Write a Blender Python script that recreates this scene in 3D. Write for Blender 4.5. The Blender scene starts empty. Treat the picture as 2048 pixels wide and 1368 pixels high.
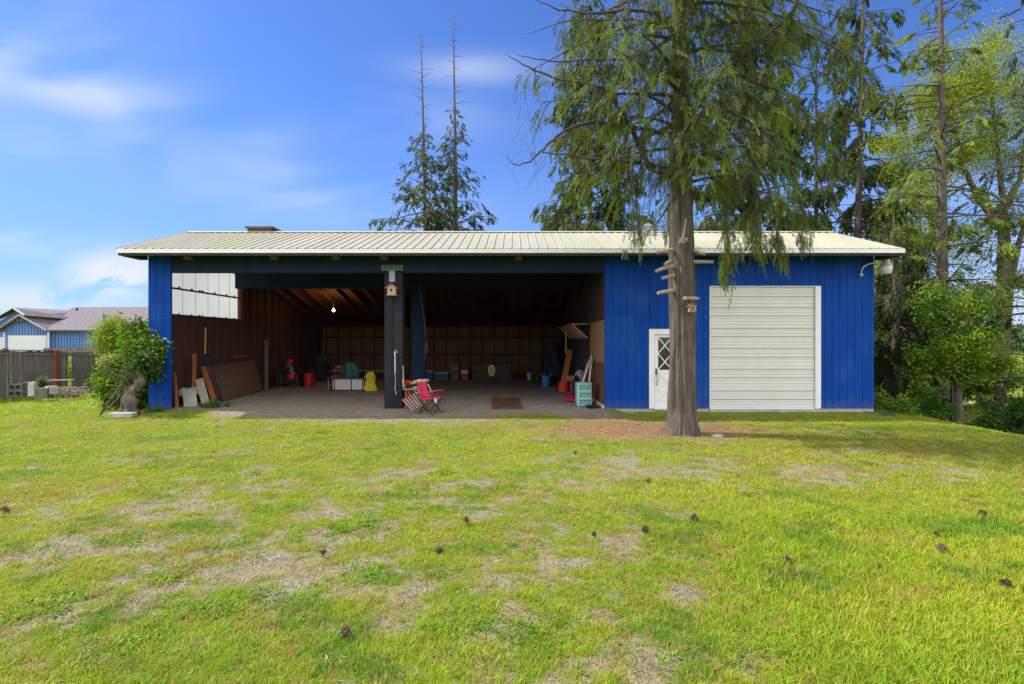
import bpy, math, random
import numpy as np
from mathutils import Vector, Matrix
random.seed(7); rng = np.random.default_rng(11)
SC = bpy.context.scene; COL = SC.collection
PI = math.pi
# ------------------------------------------------------------------ camera
F = 1044.0; CH = 1.84; HZ = 680.0
cam = bpy.data.cameras.new('camera'); cam.sensor_width = 36; cam.lens = 36*F/2048
cam.shift_y = -4/2048; cam.clip_end = 4000; cam.clip_start = .05
co = bpy.data.objects.new('camera', cam); COL.objects.link(co)
co.location = (0, 0, CH); co.rotation_euler = (PI/2, 0, 0); SC.camera = co
# ------------------------------------------------------------------ world
SUN = Vector((-.62, .13, .77)).normalized()
W = bpy.data.worlds.new('World'); SC.world = W; W.use_nodes = True
nt = W.node_tree; N = nt.nodes; Lk = nt.links; N.clear()
def wn(t, **k):
    n = N.new(t)
    for a, b in k.items(): setattr(n, a, b)
    return n
def wmath(op, a, b=None, c=None, clamp=False):
    n = N.new('ShaderNodeMath'); n.operation = op; n.use_clamp = clamp
    for i, v in enumerate((a, b, c)):
        if v is None: continue
        if isinstance(v, (int, float)): n.inputs[i].default_value = v
        else: Lk.new(v, n.inputs[i])
    return n.outputs[0]
sky = wn('ShaderNodeTexSky', sky_type='NISHITA'); sky.sun_disc = False
sky.sun_elevation = math.asin(SUN.z); sky.sun_rotation = -math.atan2(-SUN.x, SUN.y)
sky.air_density = 1.0; sky.dust_density = .6; sky.ozone_density = 2.2; sky.altitude = 300
tc = wn('ShaderNodeTexCoord'); sp = wn('ShaderNodeSeparateXYZ'); Lk.new(tc.outputs['Generated'], sp.inputs[0])
dx, dy, dz = sp.outputs
tint = wn('ShaderNodeMixRGB', blend_type='MULTIPLY'); tint.inputs[0].default_value = 1
Lk.new(sky.outputs[0], tint.inputs[1]); tint.inputs[2].default_value = (.43, .63, 1.05, 1)
yy = wmath('MAXIMUM', dy, .15); u = wmath('DIVIDE', dx, yy); v = wmath('DIVIDE', dz, yy)
cb = wn('ShaderNodeCombineXYZ'); Lk.new(u, cb.inputs[0]); Lk.new(v, cb.inputs[1])
def wnoise(sx, sy, scale, rot=0, det=6, off=(0, 0, 0), dist=0.0, rough=.55, src=None):
    m = wn('ShaderNodeMapping'); m.inputs['Scale'].default_value = (sx, sy, 1); m.inputs['Rotation'].default_value = (0, 0, rot)
    m.inputs['Location'].default_value = off
    Lk.new(src or cb.outputs[0], m.inputs[0]); n = wn('ShaderNodeTexNoise'); n.inputs['Scale'].default_value = scale
    n.inputs['Detail'].default_value = det; n.inputs['Roughness'].default_value = rough; n.inputs['Distortion'].default_value = dist
    Lk.new(m.outputs[0], n.inputs['Vector']); return n.outputs[0]
def smooth(x, a, b):
    n = wn('ShaderNodeMapRange', interpolation_type='SMOOTHSTEP'); Lk.new(x, n.inputs[0])
    n.inputs[1].default_value = a; n.inputs[2].default_value = b; return n.outputs[0]
def blob(px, py, rx, ry, rot=0):
    u0 = (px-1024)/F; v0 = (HZ-py)/F; c, s = math.cos(rot), math.sin(rot)
    du = wmath('SUBTRACT', u, u0); dv = wmath('SUBTRACT', v, v0)
    a = wmath('ADD', wmath('MULTIPLY', du, c), wmath('MULTIPLY', dv, s)); b = wmath('SUBTRACT', wmath('MULTIPLY', dv, c), wmath('MULTIPLY', du, s))
    q = wmath('ADD', wmath('POWER', wmath('ABSOLUTE', wmath('DIVIDE', a, rx/F)), 2), wmath('POWER', wmath('ABSOLUTE', wmath('DIVIDE', b, ry/F)), 2))
    return wmath('EXPONENT', wmath('MULTIPLY', q, -1))
wisp = smooth(wnoise(1, 2.6, 3.0, .35, 4, (3, 1, 0), .6, .42), .3, .78)
puff = smooth(wnoise(1, 1.6, 9.0, 0, 7, (1, 5, 0), .2, .6), .33, .52)
cw = None
for (px, py, rx, ry, rot, a, src) in ((190, 188, 180, 38, -.16, .8, wisp), (20, 120, 170, 80, .2, .55, wisp), (690, 260, 230, 36, .12, .50, wisp), (960, 140, 110, 26, -.05, .48, wisp),
      (600, 380, 420, 60, -.3, .40, wisp), (60, 480, 240, 22, -.12, .95, wisp), (235, 548, 85, 34, 0, 1.25, puff), (60, 600, 170, 26, 0, .8, puff), (1950, 640, 300, 160, 0, .7, wisp), (20, 270, 120, 60, 0, .4, wisp)):
    t = wmath('MULTIPLY', wmath('MULTIPLY', blob(px, py, rx*1.25, ry*1.35, rot), src), a)
    cw = t if cw is None else wmath('MAXIMUM', cw, t)
cw = wmath('MULTIPLY', cw, smooth(dy, .1, .25), clamp=True)
# pale haze just above the horizon
hz = wmath('MULTIPLY', wmath('SUBTRACT', 1, smooth(wmath('ABSOLUTE', dz), 0, .45)), .50)
rear = wmath('MULTIPLY', smooth(wnoise(1, 1, 2.2, 0, 5, src=tc.outputs['Generated']), .38, .62), smooth(wmath('MULTIPLY', dy, -1), .0, .35))  # bright cloud cover added behind the camera, unseen, to raise the fill light
m0 = wn('ShaderNodeMixRGB'); Lk.new(hz, m0.inputs[0]); Lk.new(tint.outputs[0], m0.inputs[1]); m0.inputs[2].default_value = (1.75, 2.75, 4.7, 1)
m1 = wn('ShaderNodeMixRGB'); Lk.new(cw, m1.inputs[0]); Lk.new(m0.outputs[0], m1.inputs[1]); m1.inputs[2].default_value = (4.3, 4.7, 5.3, 1)
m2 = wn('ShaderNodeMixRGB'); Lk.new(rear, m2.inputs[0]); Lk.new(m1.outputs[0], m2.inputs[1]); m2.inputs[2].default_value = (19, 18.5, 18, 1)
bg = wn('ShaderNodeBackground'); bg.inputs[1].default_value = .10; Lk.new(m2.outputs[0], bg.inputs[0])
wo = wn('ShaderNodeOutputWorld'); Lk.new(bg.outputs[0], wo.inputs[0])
# ------------------------------------------------------------------ sun, exposure
sl = bpy.data.lights.new('sun', 'SUN'); sl.energy = 3.6; sl.angle = math.radians(1.2); sl.color = (1, .95, .86)
so = bpy.data.objects.new('sun', sl); COL.objects.link(so); so.rotation_euler = SUN.to_track_quat('Z', 'Y').to_euler()
SC.view_settings.view_transform = 'Standard'; SC.view_settings.look = 'None'; SC.view_settings.exposure = .92; SC.view_settings.gamma = 1
# ------------------------------------------------------------------ helpers
def P(px, py, Y): return Vector(((px-1024)/F*Y, Y, CH+(HZ-py)/F*Y))
def PX(px, Y): return (px-1024)/F*Y
def PZ(py, Y): return CH+(HZ-py)/F*Y
def s2l(c):
    return tuple((x/255/12.92 if x/255 <= .04045 else ((x/255+.055)/1.055)**2.4) for x in c)
MC = {}
def mat(name, col, rough=.8, var=.25, scale=6, stretch=(1, 1, 1), bump=.0, bscale=None, metal=0, col2=None, spec=.3, stain=None, obj=True, clean=0):
    if name in MC: return MC[name]
    m = bpy.data.materials.new(name); m.use_nodes = True; nt = m.node_tree; n = nt.nodes; l = nt.links
    b = n['Principled BSDF']; b.inputs['Roughness'].default_value = rough; b.inputs['Metallic'].default_value = metal
    b.inputs['Specular IOR Level'].default_value = spec
    tcn = n.new('ShaderNodeTexCoord'); mp = n.new('ShaderNodeMapping'); mp.inputs['Scale'].default_value = stretch; l.new(tcn.outputs['Object'], mp.inputs[0])
    nz = n.new('ShaderNodeTexNoise'); nz.inputs['Scale'].default_value = scale; nz.inputs['Detail'].default_value = 8; nz.inputs['Roughness'].default_value = .65
    l.new(mp.outputs[0], nz.inputs['Vector'])
    r = n.new('ShaderNodeValToRGB'); r.color_ramp.elements[0].position = .3; r.color_ramp.elements[1].position = .7
    c2 = col2 or tuple(min(1, x*(1+var)) for x in col)
    r.color_ramp.elements[0].color = (*[x*(1-var) for x in col], 1); r.color_ramp.elements[1].color = (*c2, 1)
    l.new(nz.outputs[0], r.inputs[0]); out = r.outputs[0]
    if stain:
        sc, ss, sa = stain
        n2 = n.new('ShaderNodeTexNoise'); n2.inputs['Scale'].default_value = ss; n2.inputs['Detail'].default_value = 6; n2.inputs['Distortion'].default_value = .7
        l.new(tcn.outputs['Object'], n2.inputs['Vector'])
        mr = n.new('ShaderNodeMapRange'); mr.inputs[1].default_value = .52; mr.inputs[2].default_value = .72; mr.inputs[4].default_value = sa; l.new(n2.outputs[0], mr.inputs[0])
        mx = n.new('ShaderNodeMixRGB'); l.new(mr.outputs[0], mx.inputs[0]); l.new(out, mx.inputs[1]); mx.inputs[2].default_value = (*sc, 1); out = mx.outputs[0]
    l.new(out, b.inputs['Base Color'])
    if bump:
        nb = n.new('ShaderNodeTexNoise'); nb.inputs['Scale'].default_value = bscale or scale*3; nb.inputs['Detail'].default_value = 6; l.new(mp.outputs[0], nb.inputs['Vector'])
        bp = n.new('ShaderNodeBump'); bp.inputs['Strength'].default_value = bump; bp.inputs['Distance'].default_value = .02
        l.new(nb.outputs[0], bp.inputs['Height']); l.new(bp.outputs[0], b.inputs['Normal'])
    MC[name] = m; return m
class MB:
    def __init__(s): s.v = []; s.f = []
    def add(s, vs, fs):
        o = len(s.v); s.v += [tuple(p) for p in vs]; s.f += [tuple(i+o for i in f) for f in fs]; return s
    def box(s, x0, x1, y0, y1, z0, z1):
        if x0 > x1: x0, x1 = x1, x0
        if y0 > y1: y0, y1 = y1, y0
        if z0 > z1: z0, z1 = z1, z0
        return s.add([(x0,y0,z0),(x1,y0,z0),(x1,y1,z0),(x0,y1,z0),(x0,y0,z1),(x1,y0,z1),(x1,y1,z1),(x0,y1,z1)],
            [(0,3,2,1),(4,5,6,7),(0,1,5,4),(1,2,6,5),(2,3,7,6),(3,0,4,7)])
    def obox(s, c, size, M):      # M 3x3 matrix, columns = local axes
        a, b, d = [x/2 for x in size]; c = Vector(c)
        vs = [c+M@Vector((i*a, j*b, k*d)) for k in (-1, 1) for (i, j) in ((-1,-1),(1,-1),(1,1),(-1,1))]
        return s.add(vs, [(0,3,2,1),(4,5,6,7),(0,1,5,4),(1,2,6,5),(2,3,7,6),(3,0,4,7)])
    def beam(s, p, q, w, t, up=(0, 0, 1)):    # box between two points: w across, t along up-ish
        p = Vector(p); q = Vector(q); d = (q-p); L = d.length; d.normalize(); up = Vector(up)
        if abs(d.dot(up)) > .98: up = Vector((0, 1, 0))
        a = d.cross(up).normalized(); b = a.cross(d)
        M = Matrix((a, d, b)).transposed(); return s.obox((p+q)/2, (w, L, t), M)
    def slab(s, corners, t):      # quad with thickness t (away from normal)
        c = [Vector(x) for x in corners]; n = (c[1]-c[0]).cross(c[3]-c[0]).normalized()
        d = [x-n*t for x in c]
        return s.add(c+d, [(0,1,2,3),(7,6,5,4),(0,4,5,1),(1,5,6,2),(2,6,7,3),(3,7,4,0)])
    def prism(s, poly, y0, y1):   # poly in x,z
        n = len(poly); vs = [(x, y0, z) for x, z in poly]+[(x, y1, z) for x, z in poly]
        return s.add(vs, [tuple(range(n)), tuple(range(2*n-1, n-1, -1))]+[(i, i+n, (i+1) % n+n, (i+1) % n) for i in range(n)])
    def tube(s, pts, rad, n=8, cap=True):
        pts = [Vector(p) for p in pts]; o = len(s.v); m = len(pts)
        if isinstance(rad, (int, float)): rad = [rad]*m
        prev = None
        for i, p in enumerate(pts):
            t = (pts[min(i+1, m-1)]-pts[max(i-1, 0)])
            t = t.normalized() if t.length > 1e-9 else Vector((0, 0, 1))
            if prev is None: a = t.orthogonal().normalized()
            else: a = (prev-t*prev.dot(t)); a = a.normalized() if a.length > 1e-6 else t.orthogonal().normalized()
            prev = a; b = t.cross(a)
            for k in range(n):
                w = 2*PI*k/n; s.v.append(tuple(p+(a*math.cos(w)+b*math.sin(w))*rad[i]))
        for i in range(m-1):
            for k in range(n):
                k2 = (k+1) % n; s.f.append((o+i*n+k, o+i*n+k2, o+(i+1)*n+k2, o+(i+1)*n+k))
        if cap: s.f.append(tuple(o+k for k in range(n))[::-1]); s.f.append(tuple(o+(m-1)*n+k for k in range(n)))
        return s
    def lathe(s, c, prof, n=20, sx=1, sy=1):   # prof: (r,z)
        o = len(s.v); c = Vector(c); m = len(prof)
        for r, z in prof:
            for k in range(n):
                w = 2*PI*k/n; s.v.append((c.x+r*sx*math.cos(w), c.y+r*sy*math.sin(w), c.z+z))
        for i in range(m-1):
            for k in range(n):
                k2 = (k+1) % n; s.f.append((o+i*n+k, o+i*n+k2, o+(i+1)*n+k2, o+(i+1)*n+k))
        s.f.append(tuple(o+k for k in range(n))[::-1]); s.f.append(tuple(o+(m-1)*n+k for k in range(n)))
        return s
    def build(s, name, m, parent=None, bevel=0, smooth=False, loc=None):
        me = bpy.data.meshes.new(name); me.from_pydata(s.v, [], s.f); me.update()
        if smooth: me.polygons.foreach_set('use_smooth', [True]*len(me.polygons))
        if m: me.materials.append(m)
        o = bpy.data.objects.new(name, me); COL.objects.link(o)
        if parent: o.parent = parent; o.matrix_parent_inverse = Matrix.Translation(parent.location).inverted() if parent.type == 'EMPTY' or parent.location.length > 0 else Matrix.Identity(4)
        if bevel:
            b = o.modifiers.new('bevel', 'BEVEL'); b.width = bevel; b.segments = 2; b.limit_method = 'ANGLE'
        return o
def tag(o, label=None, cat=None, group=None, kind=None):
    if label: o['label'] = label
    if cat: o['category'] = cat
    if group: o['group'] = group
    if kind: o['kind'] = kind
    return o
def thing(name, label, cat, loc=(0, 0, 0), group=None):
    o = bpy.data.objects.new(name, None); o.empty_display_size = .2; COL.objects.link(o); o.location = loc
    return tag(o, label, cat, group)
# numpy noise
_T = rng.random((256, 256))
def vn(x, y):
    x = np.asarray(x, float); y = np.asarray(y, float); xi = np.floor(x).astype(int); yi = np.floor(y).astype(int); fx = x-xi; fy = y-yi
    fx = fx*fx*(3-2*fx); fy = fy*fy*(3-2*fy); a = _T[xi % 256, yi % 256]; b = _T[(xi+1) % 256, yi % 256]; c = _T[xi % 256, (yi+1) % 256]; d = _T[(xi+1) % 256, (yi+1) % 256]
    return a*(1-fx)*(1-fy)+b*fx*(1-fy)+c*(1-fx)*fy+d*fx*fy
def fbm(x, y, o=4):
    s = 0; a = .5; t = 0
    for i in range(o): s = s+a*vn(x+i*17.3, y+i*9.7); t += a; a *= .55; x = x*2.03; y = y*2.03
    return s/t
def sst(x, a, b):
    t = np.clip((np.asarray(x, float)-a)/(b-a), 0, 1); return t*t*(3-2*t)
def npmesh(name, V, Fa, m, parent=None, col=None, kind=None, label=None, cat=None, smooth=False):
    me = bpy.data.meshes.new(name); nv = len(V); nf, k = Fa.shape
    me.vertices.add(nv); me.vertices.foreach_set('co', np.ascontiguousarray(V, dtype=np.float32).ravel())
    me.loops.add(nf*k); me.loops.foreach_set('vertex_index', np.ascontiguousarray(Fa, dtype=np.int32).ravel())
    me.polygons.add(nf); me.polygons.foreach_set('loop_start', np.arange(0, nf*k, k, dtype=np.int32))
    me.update(calc_edges=True)
    if smooth: me.polygons.foreach_set('use_smooth', np.ones(nf, dtype=bool))
    if col is not None:
        a = me.color_attributes.new('col', 'FLOAT_COLOR', 'POINT')
        c = np.ones((nv, 4), dtype=np.float32); c[:, :3] = col; a.data.foreach_set('color', c.ravel())
    me.materials.append(m); o = bpy.data.objects.new(name, me); COL.objects.link(o)
    if parent: o.parent = parent; o.matrix_parent_inverse = Matrix.Translation(parent.location).inverted()
    tag(o, label, cat, None, kind); return o
def inst(templates, which, pos, R, scl):
    """copy small face templates (V,F) to many places; returns verts, faces, owner index"""
    Vs = []; Fs = []; Os = []; o = 0
    for ti, (tv, tf) in enumerate(templates):
        ix = np.nonzero(which == ti)[0]
        if len(ix) == 0: continue
        vv = np.einsum('nij,kj->nki', R[ix], tv)*scl[ix][:, None, None]+pos[ix][:, None, :]
        n, k = vv.shape[:2]; Vs.append(vv.reshape(-1, 3)); Fs.append((tf[None]+(np.arange(n)*k)[:, None, None]+o).reshape(-1, tf.shape[1])); Os.append(np.repeat(ix, k)); o += n*k
    return np.concatenate(Vs), np.concatenate(Fs), np.concatenate(Os)
def frames(d, roll):       # rotation matrices: local x = d, rolled
    d = d/np.linalg.norm(d, axis=1, keepdims=True)
    up = np.where(np.abs(d[:, 2:3]) > .97, np.array([[0, 1., 0]]), np.array([[0, 0, 1.]]))
    a = np.cross(up, d); a /= np.linalg.norm(a, axis=1, keepdims=True); b = np.cross(d, a)
    c, s = np.cos(roll)[:, None], np.sin(roll)[:, None]
    return np.stack([d, a*c+b*s, -a*s+b*c], axis=2)
def yaws(n, tilt=.2):
    a = rng.random(n)*2*PI; t = rng.normal(0, tilt, (n, 2))
    z = np.stack([t[:, 0], t[:, 1], np.ones(n)], 1); z /= np.linalg.norm(z, axis=1, keepdims=True)
    x = np.stack([np.cos(a), np.sin(a), np.zeros(n)], 1); x -= z*np.sum(x*z, 1, keepdims=True); x /= np.linalg.norm(x, axis=1, keepdims=True)
    return np.stack([x, np.cross(z, x), z], axis=2)
def leafmat(name, trans=.35, rough=.6):
    m = bpy.data.materials.new(name); m.use_nodes = True; n = m.node_tree.nodes; l = m.node_tree.links
    b = n['Principled BSDF']; b.inputs['Roughness'].default_value = rough; b.inputs['Specular IOR Level'].default_value = .25
    a = n.new('ShaderNodeAttribute'); a.attribute_name = 'col'; l.new(a.outputs['Color'], b.inputs['Base Color'])
    t = n.new('ShaderNodeBsdfTranslucent'); hs = n.new('ShaderNodeHueSaturation'); hs.inputs['Value'].default_value = 1.5; hs.inputs['Saturation'].default_value = 1.1; hs.inputs['Hue'].default_value = .485
    l.new(a.outputs['Color'], hs.inputs['Color']); l.new(hs.outputs[0], t.inputs['Color'])
    mx = n.new('ShaderNodeMixShader'); mx.inputs[0].default_value = trans; l.new(b.outputs[0], mx.inputs[1]); l.new(t.outputs[0], mx.inputs[2])
    l.new(mx.outputs[0], n['Material Output'].inputs['Surface']); return m
# ------------------------------------------------------------------ terrain
def gz(x, y):
    x = np.asarray(x, float); y = np.asarray(y, float)
    z = -.06*(1-sst(y, 12.6, 13.6)*sst(x, -9.6, -9.0)*(1-sst(x, 9.4, 9.8)))
    z = z-.36*sst(-x, 10, 18.5)
    z = z-.86*sst(x, 9.2, 15)*sst(y, 5, 11)
    z = z-1.3*sst(y, 21, 33)*sst(x, 9.7, 13)
    z = z-2.2*sst(y, 28, 60)*sst(x, -14, 2)*(1-sst(x, 9.7, 13)*.6)
    z = z+.0*sst(y, 9, 12)*sst(x, 4, 7)*(1-sst(y, 12.6, 13.4))*(1-sst(x, 8.6, 10))
    z = z-.09*sst(x, 2.6, 3.2)*sst(y, 11.3, 13)*(1-sst(x, 9.6, 11))
    return z
def gzf(x, y): return float(gz(x, y))
def in_shed(x, y): return (x > -9.6)*(x < 2.45)*(y > 13.4)*(y < 26.6)
def bare(x, y):            # 0 = full turf, 1 = bare gravel
    c, s = math.cos(.42), math.sin(.42); a = x*c+y*s; b = -x*s+y*c
    n1 = fbm(a*.55+40, b*1.9+3, 5); n2 = fbm(x*2.3+9, y*2.3+5, 4); n3 = fbm(x*.35+2, y*.6+71, 3)
    reg = .49*np.exp(-(((x+3.0)/4.0)**2+((y-5.2)/2.6)**2))+.50*np.exp(-(((x-3.8)/3.3)**2+((y-7.6)/.9)**2))+.28*np.exp(-((x-.7)/1.2)**2-((y-3.4)/1.6)**2)
    reg = reg+.60*np.exp(-(((x-2.5)/2.9)**2+((y-11.1)/1.3)**2))+.62*np.exp(-((x+3.2)/4.2)**2-((y-12.4)/.7)**2)
    reg = reg-.22*sst(x, .5, 2.5)*(1-sst(y, 5, 6.6))-.1*sst(-x, 6, 9)*sst(y, 8, 9.5)
    n4 = fbm(x*6.5+31, y*6.5+77, 3)
    v = n1*.30+n2*.32+n4*.38+(reg-.24)*.36+(n3-.5)*.10
    g = .80*sst(v, .49, .64)
    e = 13.15+(fbm(x*.9+5, x*.2+1, 3)-.5)*1.3+.35*sst(x, -9.3, -7)*(-1)+1.0*sst(-x, 6.6, 9.4)
    inside = sst(y, e-.25+.0*x, e+.25)*sst(x, -9.7, -9.3)*(1-sst(x, 2.4, 2.6))
    return np.maximum(g, inside)
xs = np.concatenate([-np.geomspace(1600, 23, 26), np.arange(-22, 22.01, .11), np.geomspace(23, 1600, 26)])
ys = np.concatenate([-np.geomspace(1200, 2, 16), np.arange(-1, 30, .11), np.geomspace(30.5, 1900, 34)])
gx, gy = np.meshgrid(xs, ys); G = gz(gx, gy)
near = (np.abs(gx) < 22.5)*(gy > -1.5)*(gy < 31)
G = G+near*((fbm(gx*2.2, gy*2.2, 3)-.5)*.035)*(1-.6*in_shed(gx, gy))
G = G+np.where(gy > 300, 0, 0)
V = np.stack([gx, gy, G], -1).reshape(-1, 3); ny, nx = gx.shape
idx = np.arange(nx*ny).reshape(ny, nx); Fq = np.stack([idx[:-1, :-1], idx[:-1, 1:], idx[1:, 1:], idx[1:, :-1]], -1).reshape(-1, 4)
B = bare(gx, gy)*near; Lt = np.exp(-(((gx-3.0)/2.4)**2+((gy-11.2)/1.25)**2))*near; Lt = np.clip(Lt*(.5+fbm(gx*3, gy*3, 3))*1.5, 0, 1)
Dr = fbm(gx*.8+30, gy*1.1+60, 4); Sh = in_shed(gx, gy)*1.0
GC = np.stack([B, Lt, Dr*near+.5*(1-near)], -1).reshape(-1, 3)
gm = bpy.data.materials.new('ground_gravel_and_turf'); gm.use_nodes = True; n = gm.node_tree.nodes; l = gm.node_tree.links; b = n['Principled BSDF']
b.inputs['Roughness'].default_value = .95; b.inputs['Specular IOR Level'].default_value = .1
at = n.new('ShaderNodeAttribute'); at.attribute_name = 'col'; se = n.new('ShaderNodeSeparateColor'); l.new(at.outputs['Color'], se.inputs[0])
tcn = n.new('ShaderNodeTexCoord')
def nz(scale, det=6, rough=.6):
    q = n.new('ShaderNodeTexNoise'); q.inputs['Scale'].default_value = scale; q.inputs['Detail'].default_value = det; q.inputs['Roughness'].default_value = rough; l.new(tcn.outputs['Object'], q.inputs['Vector']); return q.outputs[0]
def ramp(src, stops):
    r = n.new('ShaderNodeValToRGB'); e = r.color_ramp.elements
    while len(e) < len(stops): e.new(.5)
    for i, (p, c) in enumerate(stops): e[i].position = p; e[i].color = (*c, 1)
    l.new(src, r.inputs[0]); return r.outputs[0]
def mixc(f, a, c):
    q = n.new('ShaderNodeMixRGB')
    if isinstance(f, float): q.inputs[0].default_value = f
    else: l.new(f, q.inputs[0])
    for i, s in ((1, a), (2, c)):
        if isinstance(s, tuple): q.inputs[i].default_value = (*s, 1)
        else: l.new(s, q.inputs[i])
    return q.outputs[0]
vo = n.new('ShaderNodeTexVoronoi'); vo.inputs['Scale'].default_value = 48; l.new(tcn.outputs['Object'], vo.inputs['Vector'])
vs_ = n.new('ShaderNodeSeparateColor'); l.new(vo.outputs['Color'], vs_.inputs[0])
grav = ramp(vs_.outputs[0], [(0, (.09, .085, .078)), (.5, (.205, .195, .175)), (1, (.38, .36, .32))])
soil = ramp(nz(7), [(.3, (.15, .105, .065)), (.7, (.33, .25, .155))])
grav = mixc(ramp(nz(1.7), [(.36, (.15, .15, .15)), (.6, (.8, .8, .8))]), grav, soil)
turf = ramp(nz(22), [(.3, (.08, .10, .018)), (.55, (.17, .19, .03)), (.8, (.30, .25, .09))])
turf = mixc(ramp(nz(1.3), [(.4, (0, 0, 0)), (.7, (.5, .5, .5))]), turf, (.16, .22, .02))
lit = ramp(nz(30), [(.3, (.10, .045, .028)), (.6, (.26, .14, .085)), (.8, (.40, .28, .17))])
c1 = mixc(se.outputs[0], turf, grav); c1 = mixc(se.outputs[1], c1, lit); l.new(c1, b.inputs['Base Color'])
bp = n.new('ShaderNodeBump'); bp.inputs['Strength'].default_value = .8; bp.inputs['Distance'].default_value = .012; l.new(vo.outputs['Distance'], bp.inputs['Height'])
bp2 = n.new('ShaderNodeBump'); bp2.inputs['Strength'].default_value = .6; bp2.inputs['Distance'].default_value = .03; l.new(nz(9), bp2.inputs['Height']); l.new(bp.outputs[0], bp2.inputs['Normal']); l.new(bp2.outputs[0], b.inputs['Normal'])
npmesh('ground', V, Fq, gm, col=GC, kind='structure', smooth=True)

# ------------------------------------------------------------------ grass, litter, stones
def blade(L, w, az, lean, off, n=2):
    """returns verts for a bent blade"""
    d = np.array([math.cos(az), math.sin(az), 0]); sd = np.array([-d[1], d[0], 0]); o = np.array([off[0], off[1], 0.])
    pts = []
    for i in range(n+1):
        t = i/n; r = lean*t*t*L+lean*.3*t*L; h = L*t*(1-.35*lean*t); c = o+d*r+np.array([0, 0, h])
        if i < n: ww = w*(1-.35*t); pts += [c-sd*ww/2, c+sd*ww/2]
        else: pts += [c]
    return pts
def tuft(nb, L, w, rad, n=2, flat=0.):
    V = []; Fc = []
    for i in range(nb):
        o = len(V); r = rad*math.sqrt(random.random()); a = random.random()*2*PI
        ln = random.uniform(.25, 1.1)+flat
        V += blade(L*random.uniform(.5, 1.15), w*random.uniform(.7, 1.3), random.random()*2*PI, ln, (r*math.cos(a), r*math.sin(a)), n)
        for k in range(n-1): Fc += [(o+2*k, o+2*k+1, o+2*k+3), (o+2*k, o+2*k+3, o+2*k+2)]
        k = n-1; Fc += [(o+2*k, o+2*k+1, o+2*k+2)]
    return np.array(V), np.array(Fc)
def sample(n, y0, y1, p=1.5, xm=1.12):
    q = 1-(p-1); e = 2-p; uu = rng.random(n); y = (y0**e+uu*(y1**e-y0**e))**(1/e)
    x = (rng.random(n)*2-1)*(xm*y+1.2); return x, y
GM = leafmat('grass_blade', .3, .55)
def grasscol(x, y, n, dry):
    g = fbm(x*1.1+7, y*1.1+2, 3)[:, None]; g2 = rng.random((n, 1))
    a = np.array([[.16, .31, .008]]); b_ = np.array([[.41, .45, .022]]); gg = np.clip((g-.3)*1.6*.6+g2*.55, 0, 1); c = a*(1-gg)+b_*gg
    dk = (fbm(x*1.9+80, y*1.9+33, 3) > .66)[:, None]; c = np.where(dk, c*np.array([[.55, .74, .9]]), c)
    isd = (rng.random(n) < dry)[:, None]; t = rng.random((n, 1)); dc = np.array([[.46, .34, .11]])*(1-t)+np.array([[.34, .18, .06]])*t
    return np.where(isd, dc, c)*rng.uniform(.8, 1.15, (n, 1))
def outside(x, y):
    ok = ~((x > -9.8)*(x < 9.75)*(y > 13.95)*(y < 27.6)).astype(bool)
    return ok
def grass_layer(name, n, y0, y1, temps, s0, s1, label=None, p=1.5, drybase=.12, bareth=1.0):
    x, y = sample(n, y0, y1, p); Bv = bare(x, y); lt = np.exp(-(((x-3.0)/2.2)**2+((y-11.2)/1.1)**2))
    inside = ((x > -9.5)*(x < 2.45)*(y > 14)).astype(bool)
    keep = (rng.random(n) > Bv*.93*bareth)*outside(x, y)*(rng.random(n) > lt*.85)
    keep = keep*(~((x > 12)*(y > 29)*(y < 36)).astype(bool))
    x, y, Bv = x[keep], y[keep], Bv[keep]; n = len(x)
    pos = np.stack([x, y, gz(x, y)+(fbm(x*2.2, y*2.2, 3)-.5)*.035*(y < 31)-.004], 1)
    dry = np.clip(drybase-.04+.50*Bv+.24*sst(fbm(x*1.4+50, y*1.6+21, 4), .5, .68)*(y < 14)+.3*np.exp(-(((x-6)/3.5)**2+((y-8.6)/2)**2)), 0, .9)
    lush = 1+.42*sst(x, .8, 2.2)*(1-sst(y, 5.2, 6.4))-.35*Bv
    s = rng.uniform(s0, s1, n)*lush*(1+.3*(y > 14))
    Vv, Ff, Oo = inst(temps, rng.integers(0, len(temps), n), pos, yaws(n, .18), s)
    colr = grasscol(x, y, n, dry)[Oo]
    k = rng.uniform(.85, 1.12, len(Oo))[:, None]
    return npmesh(name, Vv, Ff, GM, col=colr*k, kind='stuff', label=label)
tn = [tuft(9, .048, .0033, .042, 3) for _ in range(6)]
tm = [tuft(9, .050, .0062, .07, 2) for _ in range(6)]
tf_ = [tuft(7, .08, .02, .16, 1) for _ in range(5)]
g1 = grass_layer('lawn_grass', 88000, 1.7, 6.5, tn, .65, 1.2, 'short yellow green lawn grass nearest the camera')
g1['category'] = 'grass'
g2 = grass_layer('lawn_grass', 60000, 6.3, 14.4, tm, .7, 1.2, 'thin yellow green lawn between the foreground and the shed'); g2['category'] = 'grass'
g3 = grass_layer('yard_grass', 26000, 14.0, 44, tf_, .7, 1.3, 'bright grass of the side yards beside the shed', p=1.1, drybase=.02, bareth=.3); g3['category'] = 'grass'
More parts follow.
